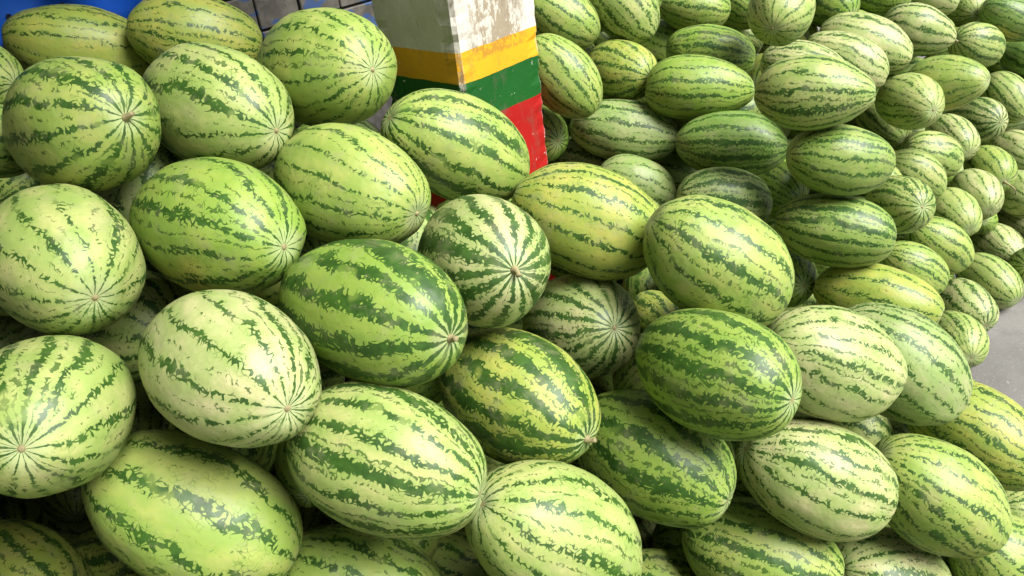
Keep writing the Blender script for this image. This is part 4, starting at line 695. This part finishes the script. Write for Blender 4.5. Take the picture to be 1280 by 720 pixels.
    (0.219, 1.346, 0.116, 0.104, 0.155, -0.9, 0.44, 0.08, 1), (-1.757, 1.509, 1.281, 0.103, 0.142, 1.0, -0.04, -0.01, 1),
    (-0.189, 1.638, 0.357, 0.107, 0.155, 0.95, -0.3, 0.06, 1), (0.515, 3.424, 0.598, 0.091, 0.129, 0.94, -0.32, 0.05, 0),
    (2.04, 3.647, 0.807, 0.092, 0.135, 0.95, 0.31, -0.01, 0), (0.135, 3.282, 0.543, 0.1, 0.13, 1.0, -0.0, 0.09, 0),
    (1.243, 3.063, 0.685, 0.096, 0.128, 0.69, -0.71, -0.13, 0), (2.165, 3.844, 0.275, 0.095, 0.131, 0.97, 0.22, -0.11, 0),
    (0.243, 2.357, 0.253, 0.092, 0.134, 0.82, -0.51, 0.27, 0), (1.374, 4.492, 0.347, 0.099, 0.142, 0.95, -0.32, -0.01, 0),
    (-0.953, 1.489, 0.447, 0.103, 0.138, 0.57, -0.75, 0.34, 1), (1.956, 4.136, 0.676, 0.096, 0.13, 0.92, 0.39, -0.04, 0),
    (-1.809, 1.188, 0.269, 0.103, 0.152, 0.99, 0.12, 0.11, 1), (1.893, 3.523, 0.659, 0.097, 0.127, 0.98, -0.21, 0.06, 0),
    (0.394, 1.097, 0.117, 0.107, 0.144, 0.07, 0.96, 0.25, 1), (1.097, 2.971, 1.157, 0.094, 0.131, 0.94, 0.31, -0.16, 0),
    (0.976, 4.106, 0.83, 0.099, 0.136, 0.68, -0.71, -0.19, 0), (1.914, 3.475, 0.403, 0.101, 0.145, 0.77, -0.2, -0.6, 0),
    (-1.472, 1.413, 0.518, 0.103, 0.14, 0.87, -0.48, 0.1, 1), (-1.286, 2.022, 0.397, 0.11, 0.151, 0.0, 0.95, 0.31, 1),
    (-1.236, 1.716, 1.362, 0.106, 0.143, -0.7, -0.68, -0.23, 1), (-0.132, 1.685, 0.115, 0.109, 0.144, 0.99, -0.11, -0.11, 1),
    (0.702, 1.085, 0.118, 0.107, 0.16, 0.95, -0.27, 0.12, 1), (1.503, 4.251, 0.2, 0.097, 0.135, 0.98, 0.15, 0.1, 0),
    (0.257, 2.126, 0.401, 0.093, 0.125, -0.92, -0.22, 0.32, 0), (-1.687, 1.278, 0.443, 0.108, 0.143, 0.93, -0.37, 0.03, 1),
    (-0.751, 1.044, 0.345, 0.083, 0.116, 0.14, -0.99, -0.04, 1), (-0.988, 2.289, 0.407, 0.086, 0.118, 0.1, 0.99, -0.09, 1),
    (0.75, 3.125, 0.592, 0.078, 0.103, 0.77, 0.6, 0.2, 0), (1.027, 2.466, 0.978, 0.088, 0.119, -0.13, -0.91, 0.39, 0),
    (0.783, 4.056, 0.635, 0.08, 0.106, 0.89, 0.45, 0.11, 0), (0.66, 3.377, 0.177, 0.073, 0.103, 0.99, -0.08, -0.13, 0),
    (0.54, 3.655, 0.41, 0.092, 0.127, 0.77, -0.64, 0.04, 0), (1.019, 2.438, 0.26, 0.087, 0.129, 0.78, -0.62, -0.06, 0),
    (1.633, 4.505, 0.251, 0.083, 0.117, 0.97, 0.26, 0.01, 0), (-1.363, 2.019, 0.981, 0.084, 0.125, 0.79, 0.58, 0.23, 1),
    (-0.891, 0.586, 0.816, 0.092, 0.124, -0.12, 0.98, 0.18, 1), (-0.655, 2.568, 0.334, 0.093, 0.133, 1.0, 0.06, 0.01, 1),
    (-0.294, 3.021, 0.093, 0.08, 0.116, 0.74, -0.67, 0.04, 0), (1.528, 3.381, 0.756, 0.077, 0.11, 0.97, -0.16, -0.19, 0),
    (0.376, 0.962, 0.356, 0.088, 0.132, 0.98, 0.0, 0.22, 1), (0.336, 3.622, 0.913, 0.095, 0.138, -0.75, 0.66, -0.04, 0),
    (-0.189, 0.725, 0.491, 0.087, 0.119, 0.98, -0.19, 0.09, 1), (1.006, 3.297, 0.29, 0.079, 0.117, 0.98, -0.21, -0.05, 0),
    (-0.382, 2.859, 0.763, 0.084, 0.113, 0.82, -0.55, -0.17, 0), (0.077, 1.63, 0.451, 0.084, 0.121, -0.91, 0.36, 0.23, 1),
    (-0.628, 0.912, 0.206, 0.088, 0.124, 0.9, 0.26, -0.35, 1), (0.659, 3.813, 0.34, 0.093, 0.131, 0.8, -0.58, -0.16, 0),
    (0.906, 2.839, 0.345, 0.073, 0.102, 0.15, 0.99, 0.06, 0), (0.452, 2.678, 0.908, 0.073, 0.101, 0.79, 0.6, -0.07, 0),
    (-0.206, 3.005, 0.254, 0.081, 0.108, -0.96, 0.24, -0.13, 0), (1.826, 3.929, 0.655, 0.075, 0.103, -0.64, 0.77, -0.01, 0),
    (-0.56, 2.777, 0.955, 0.086, 0.13, 0.66, 0.74, -0.12, 0), (-1.009, 0.685, 0.23, 0.085, 0.119, 0.96, 0.28, -0.01, 1),
    (-0.501, 2.641, 0.124, 0.078, 0.111, 1.0, 0.02, 0.02, 0), (0.589, 2.119, 0.64, 0.083, 0.109, -0.27, -0.95, -0.13, 0),
    (-0.093, 1.761, 1.255, 0.073, 0.105, 0.93, -0.35, 0.13, 0), (-0.382, 2.637, 0.265, 0.083, 0.111, 0.71, -0.66, 0.25, 0),
    (1.299, 2.234, 0.107, 0.078, 0.115, 0.96, -0.28, 0.07, 0), (-0.375, 2.135, 0.419, 0.078, 0.117, 0.73, -0.62, 0.29, 0),
    (0.977, 1.475, 0.102, 0.078, 0.104, 0.68, -0.73, 0.0, 0), (0.465, 1.435, 0.954, 0.093, 0.129, 0.83, 0.17, 0.53, 1),
    (1.85, 3.685, 0.897, 0.077, 0.102, 0.89, -0.17, -0.42, 0), (1.004, 4.334, 0.561, 0.086, 0.126, 0.79, -0.58, -0.2, 0),
    (1.196, 3.583, 0.099, 0.088, 0.126, 0.98, 0.17, 0.05, 0), (0.494, 2.812, 0.447, 0.073, 0.1, -0.29, 0.95, 0.14, 0),
    (-1.784, 0.965, 0.495, 0.104, 0.146, 0.99, -0.1, -0.01, 1), (1.587, 3.603, 0.958, 0.073, 0.103, 0.82, -0.32, -0.47, 0),
    (0.63, 2.521, 0.369, 0.083, 0.111, 0.97, -0.02, -0.23, 0), (0.551, 0.636, 0.108, 0.096, 0.141, 0.97, -0.01, -0.24, 1),
    (0.524, 3.504, 0.18, 0.075, 0.102, 0.78, 0.58, -0.23, 0), (-1.672, 1.637, 1.073, 0.083, 0.116, 0.35, -0.88, -0.31, 1),
    (-0.794, 1.292, 0.389, 0.099, 0.129, 0.63, -0.76, 0.16, 1), (-0.637, 1.447, 0.128, 0.082, 0.108, 0.96, 0.11, -0.25, 1),
    (0.554, 3.362, 0.33, 0.073, 0.105, 0.96, -0.24, 0.15, 0), (-0.346, 2.805, 0.395, 0.076, 0.11, 0.93, 0.35, 0.12, 0),
    (0.134, 1.887, 0.177, 0.088, 0.126, 0.99, -0.07, 0.1, 1), (1.861, 2.995, 0.095, 0.09, 0.119, 0.7, 0.69, -0.18, 0),
    (2.708, 4.665, 0.141, 0.073, 0.1, 0.81, 0.51, 0.29, 0), (-1.249, 1.648, 0.672, 0.085, 0.117, -0.89, 0.38, 0.27, 1),
    (-0.165, 2.69, 0.369, 0.078, 0.106, 0.53, -0.84, -0.08, 0), (0.197, 0.707, 0.158, 0.096, 0.142, 0.96, 0.23, 0.15, 1),
    (0.271, 3.496, 0.233, 0.093, 0.124, 0.98, 0.2, -0.02, 0), (0.474, 2.744, 0.612, 0.077, 0.106, 0.96, -0.1, 0.27, 0),
    (0.624, 0.64, 0.3, 0.099, 0.138, 0.8, 0.6, -0.01, 1), (1.352, 1.811, 0.125, 0.076, 0.109, 0.64, -0.73, 0.24, 0),
    (2.414, 3.988, 0.097, 0.094, 0.127, 0.96, -0.27, -0.04, 0), (-0.454, 0.602, 0.305, 0.091, 0.123, 0.97, 0.25, -0.05, 1),
    (-0.137, 0.674, 0.912, 0.092, 0.131, 0.76, -0.6, 0.26, 1), (0.819, 3.726, 0.192, 0.086, 0.121, 0.47, -0.88, 0.09, 0),
    (2.239, 4.493, 0.544, 0.074, 0.104, 0.77, -0.51, -0.38, 0), (0.362, 3.171, 0.568, 0.09, 0.126, 0.96, 0.16, -0.22, 0),
    (-0.42, 2.142, 0.877, 0.082, 0.116, -0.65, -0.76, 0.0, 1), (1.525, 4.559, 0.712, 0.088, 0.123, 0.91, 0.4, 0.08, 0),
    (0.977, 3.605, 0.257, 0.078, 0.109, 0.81, 0.58, -0.06, 0), (0.735, 3.383, 0.389, 0.079, 0.104, 0.78, -0.48, -0.41, 0),
    (0.464, 2.094, 0.334, 0.09, 0.122, 0.52, 0.79, 0.32, 1), (0.669, 3.202, 0.114, 0.085, 0.117, 0.98, -0.08, -0.21, 0),
    (-1.009, 1.863, 0.762, 0.091, 0.123, 0.97, 0.22, 0.14, 1), (-1.859, 0.949, 0.114, 0.085, 0.111, 0.98, 0.1, -0.18, 1),
    (1.087, 3.226, 0.129, 0.086, 0.115, 0.8, -0.56, 0.22, 0), (-0.322, 1.196, 0.604, 0.101, 0.145, -0.42, -0.78, 0.46, 1),
    (0.406, 2.231, 0.688, 0.083, 0.121, 0.99, -0.16, -0.06, 0), (0.419, 3.116, 0.178, 0.088, 0.13, 0.79, -0.58, -0.22, 0),
    (-0.46, 1.279, 0.457, 0.087, 0.117, 0.7, -0.71, 0.13, 1), (1.299, 3.583, 0.889, 0.074, 0.1, 0.96, 0.28, 0.0, 0),
    (-1.328, 1.005, 0.121, 0.1, 0.141, 0.99, -0.07, 0.08, 1), (0.612, 3.839, 0.159, 0.075, 0.109, 0.86, 0.5, -0.07, 0),
    (1.321, 3.136, 0.268, 0.094, 0.136, 0.95, 0.31, 0.09, 0), (-0.405, 1.884, 1.198, 0.087, 0.117, 0.85, -0.53, -0.02, 1),
    (-0.394, 2.398, 0.432, 0.092, 0.125, 0.94, -0.07, 0.35, 0), (0.737, 3.727, 0.487, 0.074, 0.1, -0.68, -0.53, -0.51, 0),
    (1.121, 2.875, 0.604, 0.088, 0.118, 0.98, -0.21, 0.02, 0), (-0.469, 2.768, 1.11, 0.079, 0.108, 1.0, -0.09, 0.02, 0),
    (-0.24, 2.416, 1.043, 0.089, 0.119, 0.72, 0.59, -0.37, 0), (-0.284, 2.054, 1.094, 0.083, 0.122, 0.81, -0.56, 0.17, 1),
    (1.121, 3.919, 0.214, 0.081, 0.11, 0.95, 0.28, 0.13, 0), (1.122, 2.704, 0.868, 0.075, 0.104, 0.97, -0.23, -0.08, 0),
    (2.538, 4.518, 0.203, 0.093, 0.129, -0.37, 0.87, 0.32, 0), (0.298, 2.815, 0.159, 0.093, 0.13, -0.0, 1.0, 0.07, 0),
    (-0.301, 2.681, 0.806, 0.074, 0.11, 0.99, -0.15, -0.03, 0), (2.087, 4.39, 0.101, 0.08, 0.12, 0.96, -0.14, 0.23, 0),
    (-0.917, 0.726, 0.378, 0.084, 0.115, -0.36, -0.9, -0.25, 1), (1.396, 4.392, 0.732, 0.079, 0.113, 0.78, -0.61, 0.1, 0),
    (-0.558, 1.854, 0.67, 0.082, 0.108, 0.86, 0.49, 0.1, 1), (2.85, 4.58, 0.371, 0.093, 0.136, -0.92, -0.37, 0.11, 0),
    (0.97, 4.315, 0.735, 0.076, 0.113, 0.93, -0.35, -0.12, 0), (1.676, 3.61, 0.1, 0.083, 0.111, 0.94, 0.23, 0.25, 0),
    (-0.855, 0.928, 0.503, 0.089, 0.124, -0.95, -0.02, -0.32, 1), (1.727, 2.769, 0.187, 0.074, 0.108, 0.59, 0.8, -0.05, 0),
    (0.843, 3.095, 0.469, 0.074, 0.107, 0.84, 0.55, -0.01, 0), (2.387, 3.699, 0.235, 0.094, 0.134, 0.71, -0.7, -0.09, 0),
    (-1.622, 1.315, 0.22, 0.083, 0.108, 0.76, -0.45, 0.48, 1), (0.679, 3.255, 0.97, 0.078, 0.114, 0.86, 0.51, -0.03, 0),
    (1.539, 3.421, 0.42, 0.091, 0.119, 0.64, -0.77, -0.09, 0), (-0.491, 0.772, 0.818, 0.081, 0.113, -0.98, 0.09, -0.2, 1),
    (0.224, 3.326, 0.728, 0.09, 0.123, 0.84, -0.51, 0.16, 0), (-0.476, 2.314, 0.89, 0.079, 0.107, 0.78, -0.61, 0.15, 0),
    (0.895, 0.673, 0.162, 0.097, 0.131, 0.59, -0.73, 0.34, 1), (-0.983, 0.714, 0.935, 0.087, 0.123, -0.25, -0.8, 0.55, 1),
    (2.979, 3.285, 0.122, 0.078, 0.117, 0.98, 0.19, -0.02, 0), (0.058, 1.344, 0.41, 0.102, 0.135, 0.8, 0.53, 0.28, 1),
    (0.325, 3.626, 0.445, 0.087, 0.128, 0.74, -0.67, -0.08, 0), (2.373, 4.215, 0.134, 0.073, 0.108, 0.91, 0.27, -0.32, 0),
    (0.583, 2.293, 0.097, 0.074, 0.109, 0.98, 0.13, 0.14, 0), (2.179, 4.367, 0.276, 0.074, 0.11, -0.49, -0.87, 0.05, 0),
    (-1.671, 1.023, 0.144, 0.095, 0.134, 0.12, -0.99, -0.04, 1), (-1.341, 1.519, 0.1, 0.095, 0.127, 0.82, -0.52, 0.24, 1),
    (1.559, 3.514, 0.577, 0.076, 0.112, 0.76, 0.64, 0.1, 0), (-0.102, 1.599, 0.955, 0.092, 0.131, 0.97, -0.08, 0.23, 0),
    (-1.003, 2.136, 0.889, 0.083, 0.116, 0.87, -0.49, -0.08, 1), (1.667, 4.476, 0.838, 0.075, 0.102, 0.9, 0.44, 0.08, 0),
    (1.209, 3.853, 0.611, 0.081, 0.11, 0.92, -0.36, -0.13, 0), (-1.239, 1.046, 0.591, 0.082, 0.114, 0.99, 0.07, 0.12, 1),
    (-0.732, 1.001, 0.096, 0.083, 0.116, 1.0, 0.07, -0.02, 1), (0.263, 2.823, 1.193, 0.077, 0.107, 0.15, 0.93, 0.33, 0),
    (0.484, 0.654, 0.628, 0.104, 0.147, 0.99, 0.13, -0.09, 1), (2.12, 4.621, 0.479, 0.078, 0.113, 0.9, -0.35, -0.25, 0),
    (-0.332, 2.32, 0.599, 0.078, 0.107, 0.93, 0.34, 0.14, 0), (0.573, 3.167, 1.207, 0.082, 0.11, 0.87, -0.48, -0.13, 0),
    (-1.164, 1.079, 0.284, 0.093, 0.137, -0.99, -0.11, -0.06, 1), (0.629, 2.777, 0.325, 0.084, 0.12, 0.61, -0.53, -0.59, 0),
    (0.834, 3.969, 0.285, 0.073, 0.106, 0.98, -0.08, -0.2, 0), (1.507, 3.221, 0.254, 0.073, 0.106, 0.87, -0.35, 0.35, 0),
    (0.749, 3.581, 0.303, 0.095, 0.132, 0.98, -0.13, -0.16, 0), (2.315, 4.085, 0.695, 0.078, 0.106, 0.94, 0.29, 0.19, 0),
    (1.701, 4.362, 0.572, 0.087, 0.122, 0.71, 0.56, -0.43, 0), (-0.275, 1.819, 0.788, 0.074, 0.109, 0.36, 0.91, -0.18, 0),
    (0.675, 2.193, 0.426, 0.077, 0.104, 0.92, -0.4, 0.04, 0), (0.58, 1.72, 0.714, 0.081, 0.107, 0.81, 0.57, 0.16, 1),
    (1.238, 3.759, 0.112, 0.092, 0.127, 0.97, -0.15, 0.2, 0), (-0.963, 0.556, 0.097, 0.09, 0.122, 0.5, -0.86, -0.09, 1),
    (1.184, 4.351, 0.192, 0.095, 0.134, 0.96, 0.29, 0.01, 0), (2.451, 3.408, 0.1, 0.078, 0.106, 0.77, -0.63, -0.12, 0),
    (-1.179, 1.816, 0.428, 0.086, 0.115, 0.59, -0.69, -0.41, 1), (1.666, 4.091, 0.379, 0.086, 0.127, 0.95, -0.28, 0.15, 0),
    (1.057, 0.789, 0.093, 0.083, 0.119, 0.92, 0.18, -0.35, 1), (0.797, 3.994, 1.031, 0.094, 0.129, 0.68, -0.7, 0.21, 0),
    (1.294, 2.073, 0.124, 0.082, 0.115, 0.7, -0.62, 0.36, 0), (1.054, 3.028, 0.098, 0.077, 0.101, -0.78, -0.63, -0.03, 0),
    (2.608, 4.669, 0.713, 0.083, 0.12, 0.82, 0.57, 0.08, 0), (0.017, 3.245, 0.707, 0.076, 0.113, -0.55, 0.8, -0.23, 0),
    (1.698, 3.737, 0.821, 0.076, 0.111, -0.98, 0.15, 0.13, 0), (-1.699, 1.419, 1.007, 0.084, 0.115, 0.86, -0.36, 0.36, 1),
    (1.887, 4.467, 0.507, 0.088, 0.115, -0.51, -0.86, -0.06, 0), (0.85, 2.219, 0.169, 0.091, 0.125, 0.87, -0.32, -0.38, 0),
    (0.829, 3.194, 1.157, 0.081, 0.111, 0.82, 0.39, 0.43, 0), (-0.859, 2.437, 0.351, 0.085, 0.112, 0.82, -0.51, 0.25, 0),
    (-1.186, 1.338, 0.332, 0.082, 0.117, 0.79, -0.61, -0.11, 1), (0.405, 3.625, 0.269, 0.073, 0.104, 0.67, -0.72, -0.17, 0),
    (1.164, 4.172, 0.958, 0.076, 0.107, 0.99, 0.03, 0.13, 0), (0.845, 2.458, 0.473, 0.073, 0.104, 0.63, 0.77, -0.13, 0),
    (1.694, 3.88, 0.109, 0.089, 0.131, 0.95, -0.13, -0.29, 0), (1.349, 2.646, 0.603, 0.073, 0.109, -0.83, 0.51, 0.23, 0),
    (-1.457, 0.709, 0.184, 0.085, 0.114, 0.57, -0.58, 0.59, 1), (1.261, 3.314, 0.319, 0.091, 0.12, -0.65, 0.76, -0.08, 0),
    (0.907, 1.539, 0.661, 0.079, 0.118, 0.03, -1.0, -0.07, 0), (0.291, 2.729, 1.005, 0.076, 0.102, 0.97, 0.07, 0.22, 0),
    (1.953, 3.724, 0.363, 0.081, 0.115, 0.79, 0.59, -0.15, 0), (0.63, 1.821, 0.294, 0.081, 0.11, 0.98, -0.18, 0.1, 1),
    (-1.475, 1.77, 0.893, 0.093, 0.123, 0.89, -0.04, -0.45, 1), (2.209, 4.179, 0.344, 0.075, 0.111, 0.98, -0.19, 0.08, 0),
    (3.015, 4.343, 0.289, 0.074, 0.105, 0.93, -0.36, -0.06, 0), (1.943, 4.442, 0.351, 0.085, 0.12, 0.94, -0.33, 0.09, 0),
    (0.7, 4.041, 0.792, 0.08, 0.105, 0.72, -0.51, -0.47, 0), (1.413, 3.972, 0.87, 0.074, 0.106, 0.71, -0.7, 0.01, 0),
    (2.448, 4.398, 0.328, 0.08, 0.118, -0.9, 0.43, -0.03, 0), (-0.654, 2.711, 0.212, 0.095, 0.134, -0.85, -0.5, 0.17, 0),
    (-1.946, 1.351, 0.297, 0.099, 0.144, -0.87, -0.26, 0.42, 1), (-0.605, 1.714, 1.431, 0.086, 0.117, 0.68, -0.73, -0.12, 1),
    (-0.812, 2.566, 0.61, 0.074, 0.105, 0.92, 0.37, 0.12, 0), (-0.583, 1.921, 1.348, 0.092, 0.12, 0.77, 0.58, -0.27, 1),
    (-1.498, 1.805, 1.423, 0.094, 0.123, 0.99, -0.11, 0.04, 1), (-0.652, 2.023, 0.126, 0.075, 0.103, 1.0, 0.06, -0.06, 0),
    (-0.338, 2.434, 0.237, 0.097, 0.136, 0.9, 0.19, 0.39, 0), (0.614, 4.004, 0.18, 0.079, 0.11, 0.79, 0.61, 0.03, 0),
    (0.479, 2.126, 0.144, 0.08, 0.117, 0.06, -0.96, -0.28, 0), (1.567, 2.783, 0.296, 0.073, 0.106, 0.96, -0.19, -0.18, 0),
    (0.704, 3.524, 1.129, 0.089, 0.116, 0.89, -0.46, 0.02, 0), (0.378, 3.741, 0.719, 0.078, 0.115, 0.24, -0.87, 0.42, 0),
    (2.435, 4.054, 0.585, 0.077, 0.105, 1.0, 0.02, -0.09, 0), (-1.671, 1.484, 0.399, 0.088, 0.123, 0.85, 0.5, -0.17, 1),
    (1.639, 3.313, 0.194, 0.087, 0.113, 0.62, -0.78, 0.08, 0), (2.516, 4.78, 0.423, 0.078, 0.105, 0.2, 0.96, -0.2, 0),
    (1.746, 4.148, 0.902, 0.096, 0.13, 0.96, 0.26, 0.04, 0), (1.036, 3.751, 0.191, 0.078, 0.107, 0.9, 0.31, 0.32, 0),
    (-0.763, 1.664, 1.145, 0.083, 0.117, -0.73, -0.66, -0.19, 1), (-0.759, 0.55, 0.369, 0.084, 0.114, 0.84, 0.49, -0.24, 1),
    (-0.848, 2.119, 0.417, 0.082, 0.119, -0.95, 0.3, -0.11, 1), (-1.846, 1.405, 0.65, 0.084, 0.12, -0.24, 0.88, 0.41, 1),
    (-1.45, 1.544, 1.153, 0.081, 0.122, 0.76, 0.64, 0.11, 1), (-1.257, 0.607, 0.172, 0.088, 0.12, 0.97, -0.15, -0.19, 1),
    (-1.725, 1.623, 0.91, 0.082, 0.108, 1.0, -0.02, -0.08, 1), (-1.289, 2.019, 0.119, 0.09, 0.121, -0.83, 0.56, 0.01, 1),
    (-1.798, 1.375, 0.797, 0.081, 0.115, 0.99, 0.01, -0.12, 1), (-0.934, 2.371, 0.103, 0.097, 0.129, -0.95, -0.24, 0.2, 1),
    (-0.273, 0.655, 0.132, 0.094, 0.127, 0.87, 0.35, 0.34, 1), (0.046, 0.553, 0.233, 0.108, 0.144, 0.79, 0.48, 0.37, 1),
    (-0.694, 2.087, 1.303, 0.083, 0.113, 0.95, 0.05, 0.31, 1), (0.365, 0.839, 0.122, 0.096, 0.136, 0.84, -0.45, -0.3, 1),
    (-0.727, 1.61, 0.137, 0.084, 0.125, 0.92, -0.17, 0.36, 1), (-1.002, 1.484, 0.143, 0.106, 0.152, -0.35, -0.93, 0.1, 1),
    (-1.536, 1.211, 0.589, 0.087, 0.113, -0.46, 0.86, -0.21, 1), (-0.639, 0.798, 0.347, 0.086, 0.124, 0.85, 0.39, 0.35, 1),
    (-1.802, 1.592, 0.349, 0.082, 0.11, 0.79, 0.59, -0.16, 1), (-0.863, 1.826, 0.143, 0.09, 0.129, 0.09, 0.98, -0.17, 1),
    (-1.88, 1.377, 1.142, 0.082, 0.112, 0.28, 0.96, -0.08, 1), (0.48, 1.209, 0.298, 0.083, 0.123, 0.8, -0.51, 0.3, 1),
    (-1.775, 1.576, 0.549, 0.101, 0.136, 0.8, 0.5, -0.33, 1), (-1.892, 1.003, 0.307, 0.092, 0.129, 1.0, -0.02, 0.05, 1),
    (-1.665, 0.985, 0.315, 0.084, 0.112, 0.81, -0.59, -0.08, 1), (-0.808, 1.26, 0.761, 0.098, 0.128, -0.6, 0.71, 0.37, 1),
    (-0.134, 0.923, 0.177, 0.083, 0.123, 0.95, 0.31, -0.05, 1), (-1.264, 1.991, 0.817, 0.088, 0.123, -0.33, 0.93, -0.14, 1),
    (0.093, 1.142, 0.121, 0.082, 0.119, 0.84, 0.12, 0.53, 1), (-0.707, 1.224, 0.132, 0.094, 0.124, 0.85, -0.49, 0.17, 1),
    (-0.66, 2.326, 0.419, 0.093, 0.139, 0.96, 0.26, -0.04, 1), (-0.877, 0.835, 1.12, 0.092, 0.124, 0.94, -0.35, 0.03, 1),
    (-1.256, 1.856, 0.213, 0.087, 0.122, 0.96, -0.25, 0.14, 1), (-1.881, 1.416, 0.458, 0.087, 0.125, -0.09, -0.97, 0.24, 1),
    (-0.571, 0.55, 0.166, 0.084, 0.115, 0.91, 0.18, -0.36, 1), (-1.788, 1.427, 0.154, 0.084, 0.113, 0.97, -0.03, 0.26, 1),
    (-0.848, 1.655, 0.377, 0.087, 0.118, 0.99, 0.07, -0.1, 1), (-1.03, 2.29, 1.229, 0.097, 0.137, 0.99, 0.13, 0.05, 1),
    (-1.055, 0.604, 0.702, 0.092, 0.121, 0.75, -0.65, 0.08, 1), (1.147, 0.915, 0.185, 0.095, 0.138, 0.64, -0.76, 0.09, 1),
    (-1.689, 1.681, 0.695, 0.084, 0.115, 0.9, 0.09, -0.42, 1), (-0.545, 2.176, 0.172, 0.086, 0.115, 0.91, -0.36, -0.21, 1),
    (-1.077, 1.824, 0.109, 0.091, 0.128, -0.57, -0.82, 0.04, 1), (-0.433, 0.784, 0.312, 0.082, 0.115, 0.99, -0.15, -0.02, 1),
    (-1.146, 0.813, 0.109, 0.105, 0.15, -0.97, 0.11, 0.2, 1), (-0.982, 0.912, 0.623, 0.081, 0.113, 0.83, -0.54, -0.13, 1),
    (-1.163, 2.213, 0.484, 0.083, 0.109, 0.93, 0.03, -0.36, 1), (-0.635, 2.239, 0.806, 0.094, 0.137, 0.76, -0.61, -0.23, 1),
    (-0.762, 2.255, 0.107, 0.081, 0.111, 0.92, -0.01, 0.38, 1), (-0.532, 1.709, 0.919, 0.083, 0.121, 0.95, -0.3, 0.12, 1),
    (-1.538, 1.417, 0.111, 0.089, 0.129, 0.76, 0.48, 0.44, 1), (-0.598, 0.598, 0.568, 0.083, 0.12, -0.17, 0.97, 0.17, 1),
    (-0.519, 1.422, 0.281, 0.086, 0.125, 0.94, 0.34, 0.07, 1), (0.456, 1.516, 0.146, 0.071, 0.097, -0.74, -0.64, -0.2, 1),
    (1.069, 1.722, 0.108, 0.067, 0.091, 0.43, 0.43, -0.79, 1), (0.879, 1.673, 0.167, 0.071, 0.094, 0.64, -0.76, -0.13, 1),
    (-1.019, 1.068, 0.995, 0.067, 0.092, -0.53, -0.85, -0.04, 1), (1.107, 3.137, 0.865, 0.095, 0.124, 0.58, 0.81, -0.05, 0),
    (-1.416, 1.672, 0.079, 0.067, 0.082, 0.57, 0.07, 0.82, 1), (1.086, 1.773, 0.302, 0.064, 0.078, 0.72, 0.67, -0.16, 1),
    (-0.785, 1.604, 1.37, 0.064, 0.082, -0.72, -0.69, 0.01, 1), (0.141, 1.342, 0.694, 0.069, 0.091, 0.9, 0.11, 0.41, 1),
    (-0.684, 1.075, 0.856, 0.074, 0.099, -0.21, -0.84, 0.49, 1), (-1.133, 1.315, 0.472, 0.075, 0.087, -0.15, -0.77, 0.62, 1),
    (0.11, 2.0, 0.329, 0.087, 0.108, 0.87, -0.49, 0.03, 0), (0.846, 1.35, 0.432, 0.064, 0.088, -0.13, 0.9, -0.41, 1),
    (0.232, 1.97, 0.457, 0.071, 0.093, -0.85, -0.38, -0.37, 1), (-1.253, 1.797, 0.855, 0.081, 0.109, -0.87, 0.46, 0.15, 1),
    (0.981, 1.835, 0.07, 0.067, 0.093, -0.95, -0.21, 0.25, 1), (-1.308, 2.049, 1.159, 0.083, 0.098, 0.87, -0.12, -0.48, 0),
    (0.289, 2.032, 0.203, 0.064, 0.079, 0.43, -0.89, -0.17, 0), (-1.51, 1.823, 0.182, 0.093, 0.116, -0.99, 0.11, -0.09, 1),
    (0.424, 2.381, 0.393, 0.095, 0.122, 0.42, -0.66, 0.62, 0), (0.75, 1.454, 0.087, 0.066, 0.09, 0.78, 0.18, 0.59, 1),
    (2.657, 3.992, 0.137, 0.079, 0.109, -0.47, -0.53, 0.71, 0), (-0.184, 1.634, 0.547, 0.09, 0.12, 0.95, -0.05, 0.3, 1),
    (1.704, 2.725, 0.065, 0.064, 0.081, -0.88, 0.48, -0.05, 0), (1.478, 1.791, 0.072, 0.064, 0.076, -0.02, -0.9, -0.44, 1),
    (0.489, 3.481, 1.009, 0.1, 0.13, 0.59, -0.69, -0.41, 0), (1.309, 1.673, 0.246, 0.077, 0.089, -0.94, -0.32, 0.09, 1),
]
def core(near, label):
    U, V = 12, 20; v = []; f = []; loc = []; seed = []; gr = []
    rng = random.Random(8+near)
    for x, y, z, r, L, a, b, c, nr in CORE:
        if nr != near: continue
        ax = Vector((a, b, c)).normalized(); p = ax.orthogonal().normalized(); q = ax.cross(p); s0 = len(v); sd_ = rng.random()
        col = PALETTE[rng.choice(['pale', 'light', 'light', 'vivid', 'mid', 'yellow', 'grey'])]; ctr = Vector((x, y, z))
        for i in range(U+1):
            t = math.pi*i/U
            for j in range(V if 0 < i < U else 1):
                w_ = 2*math.pi*j/V; l = (math.cos(t), math.sin(t)*math.cos(w_), math.sin(t)*math.sin(w_))
                v.append(ctr+ax*(l[0]*L)+p*(l[1]*r)+q*(l[2]*r)); loc.extend(l); seed.append(sd_); gr.extend(col)
        for j in range(V): f.append((s0, s0+1+j, s0+1+(j+1) % V))
        for i in range(U-2):
            for j in range(V):
                k = s0+1+i*V+j; m = s0+1+i*V+(j+1) % V; f.append((k, k+V, m+V, m))
        e = s0+1+(U-1)*V; k = e-V
        for j in range(V): f.append((e, k+(j+1) % V, k+j))
    o = mesh_obj('watermelon_heap_core', v, f, RIND_JOINED)
    me = o.data
    for nm, ty, dat, key in (('local', 'FLOAT_VECTOR', loc, 'vector'), ('seed', 'FLOAT', seed, 'value'), ('ground', 'FLOAT_VECTOR', gr, 'vector')):
        at = me.attributes.new(nm, ty, 'POINT'); at.data.foreach_set(key, dat)
    tag(o, label, 'watermelons', kind='stuff')
core(1, 'mass of watermelons filling the inside of the heap before the column')
core(0, 'mass of watermelons filling the inside of the heap beyond the column')
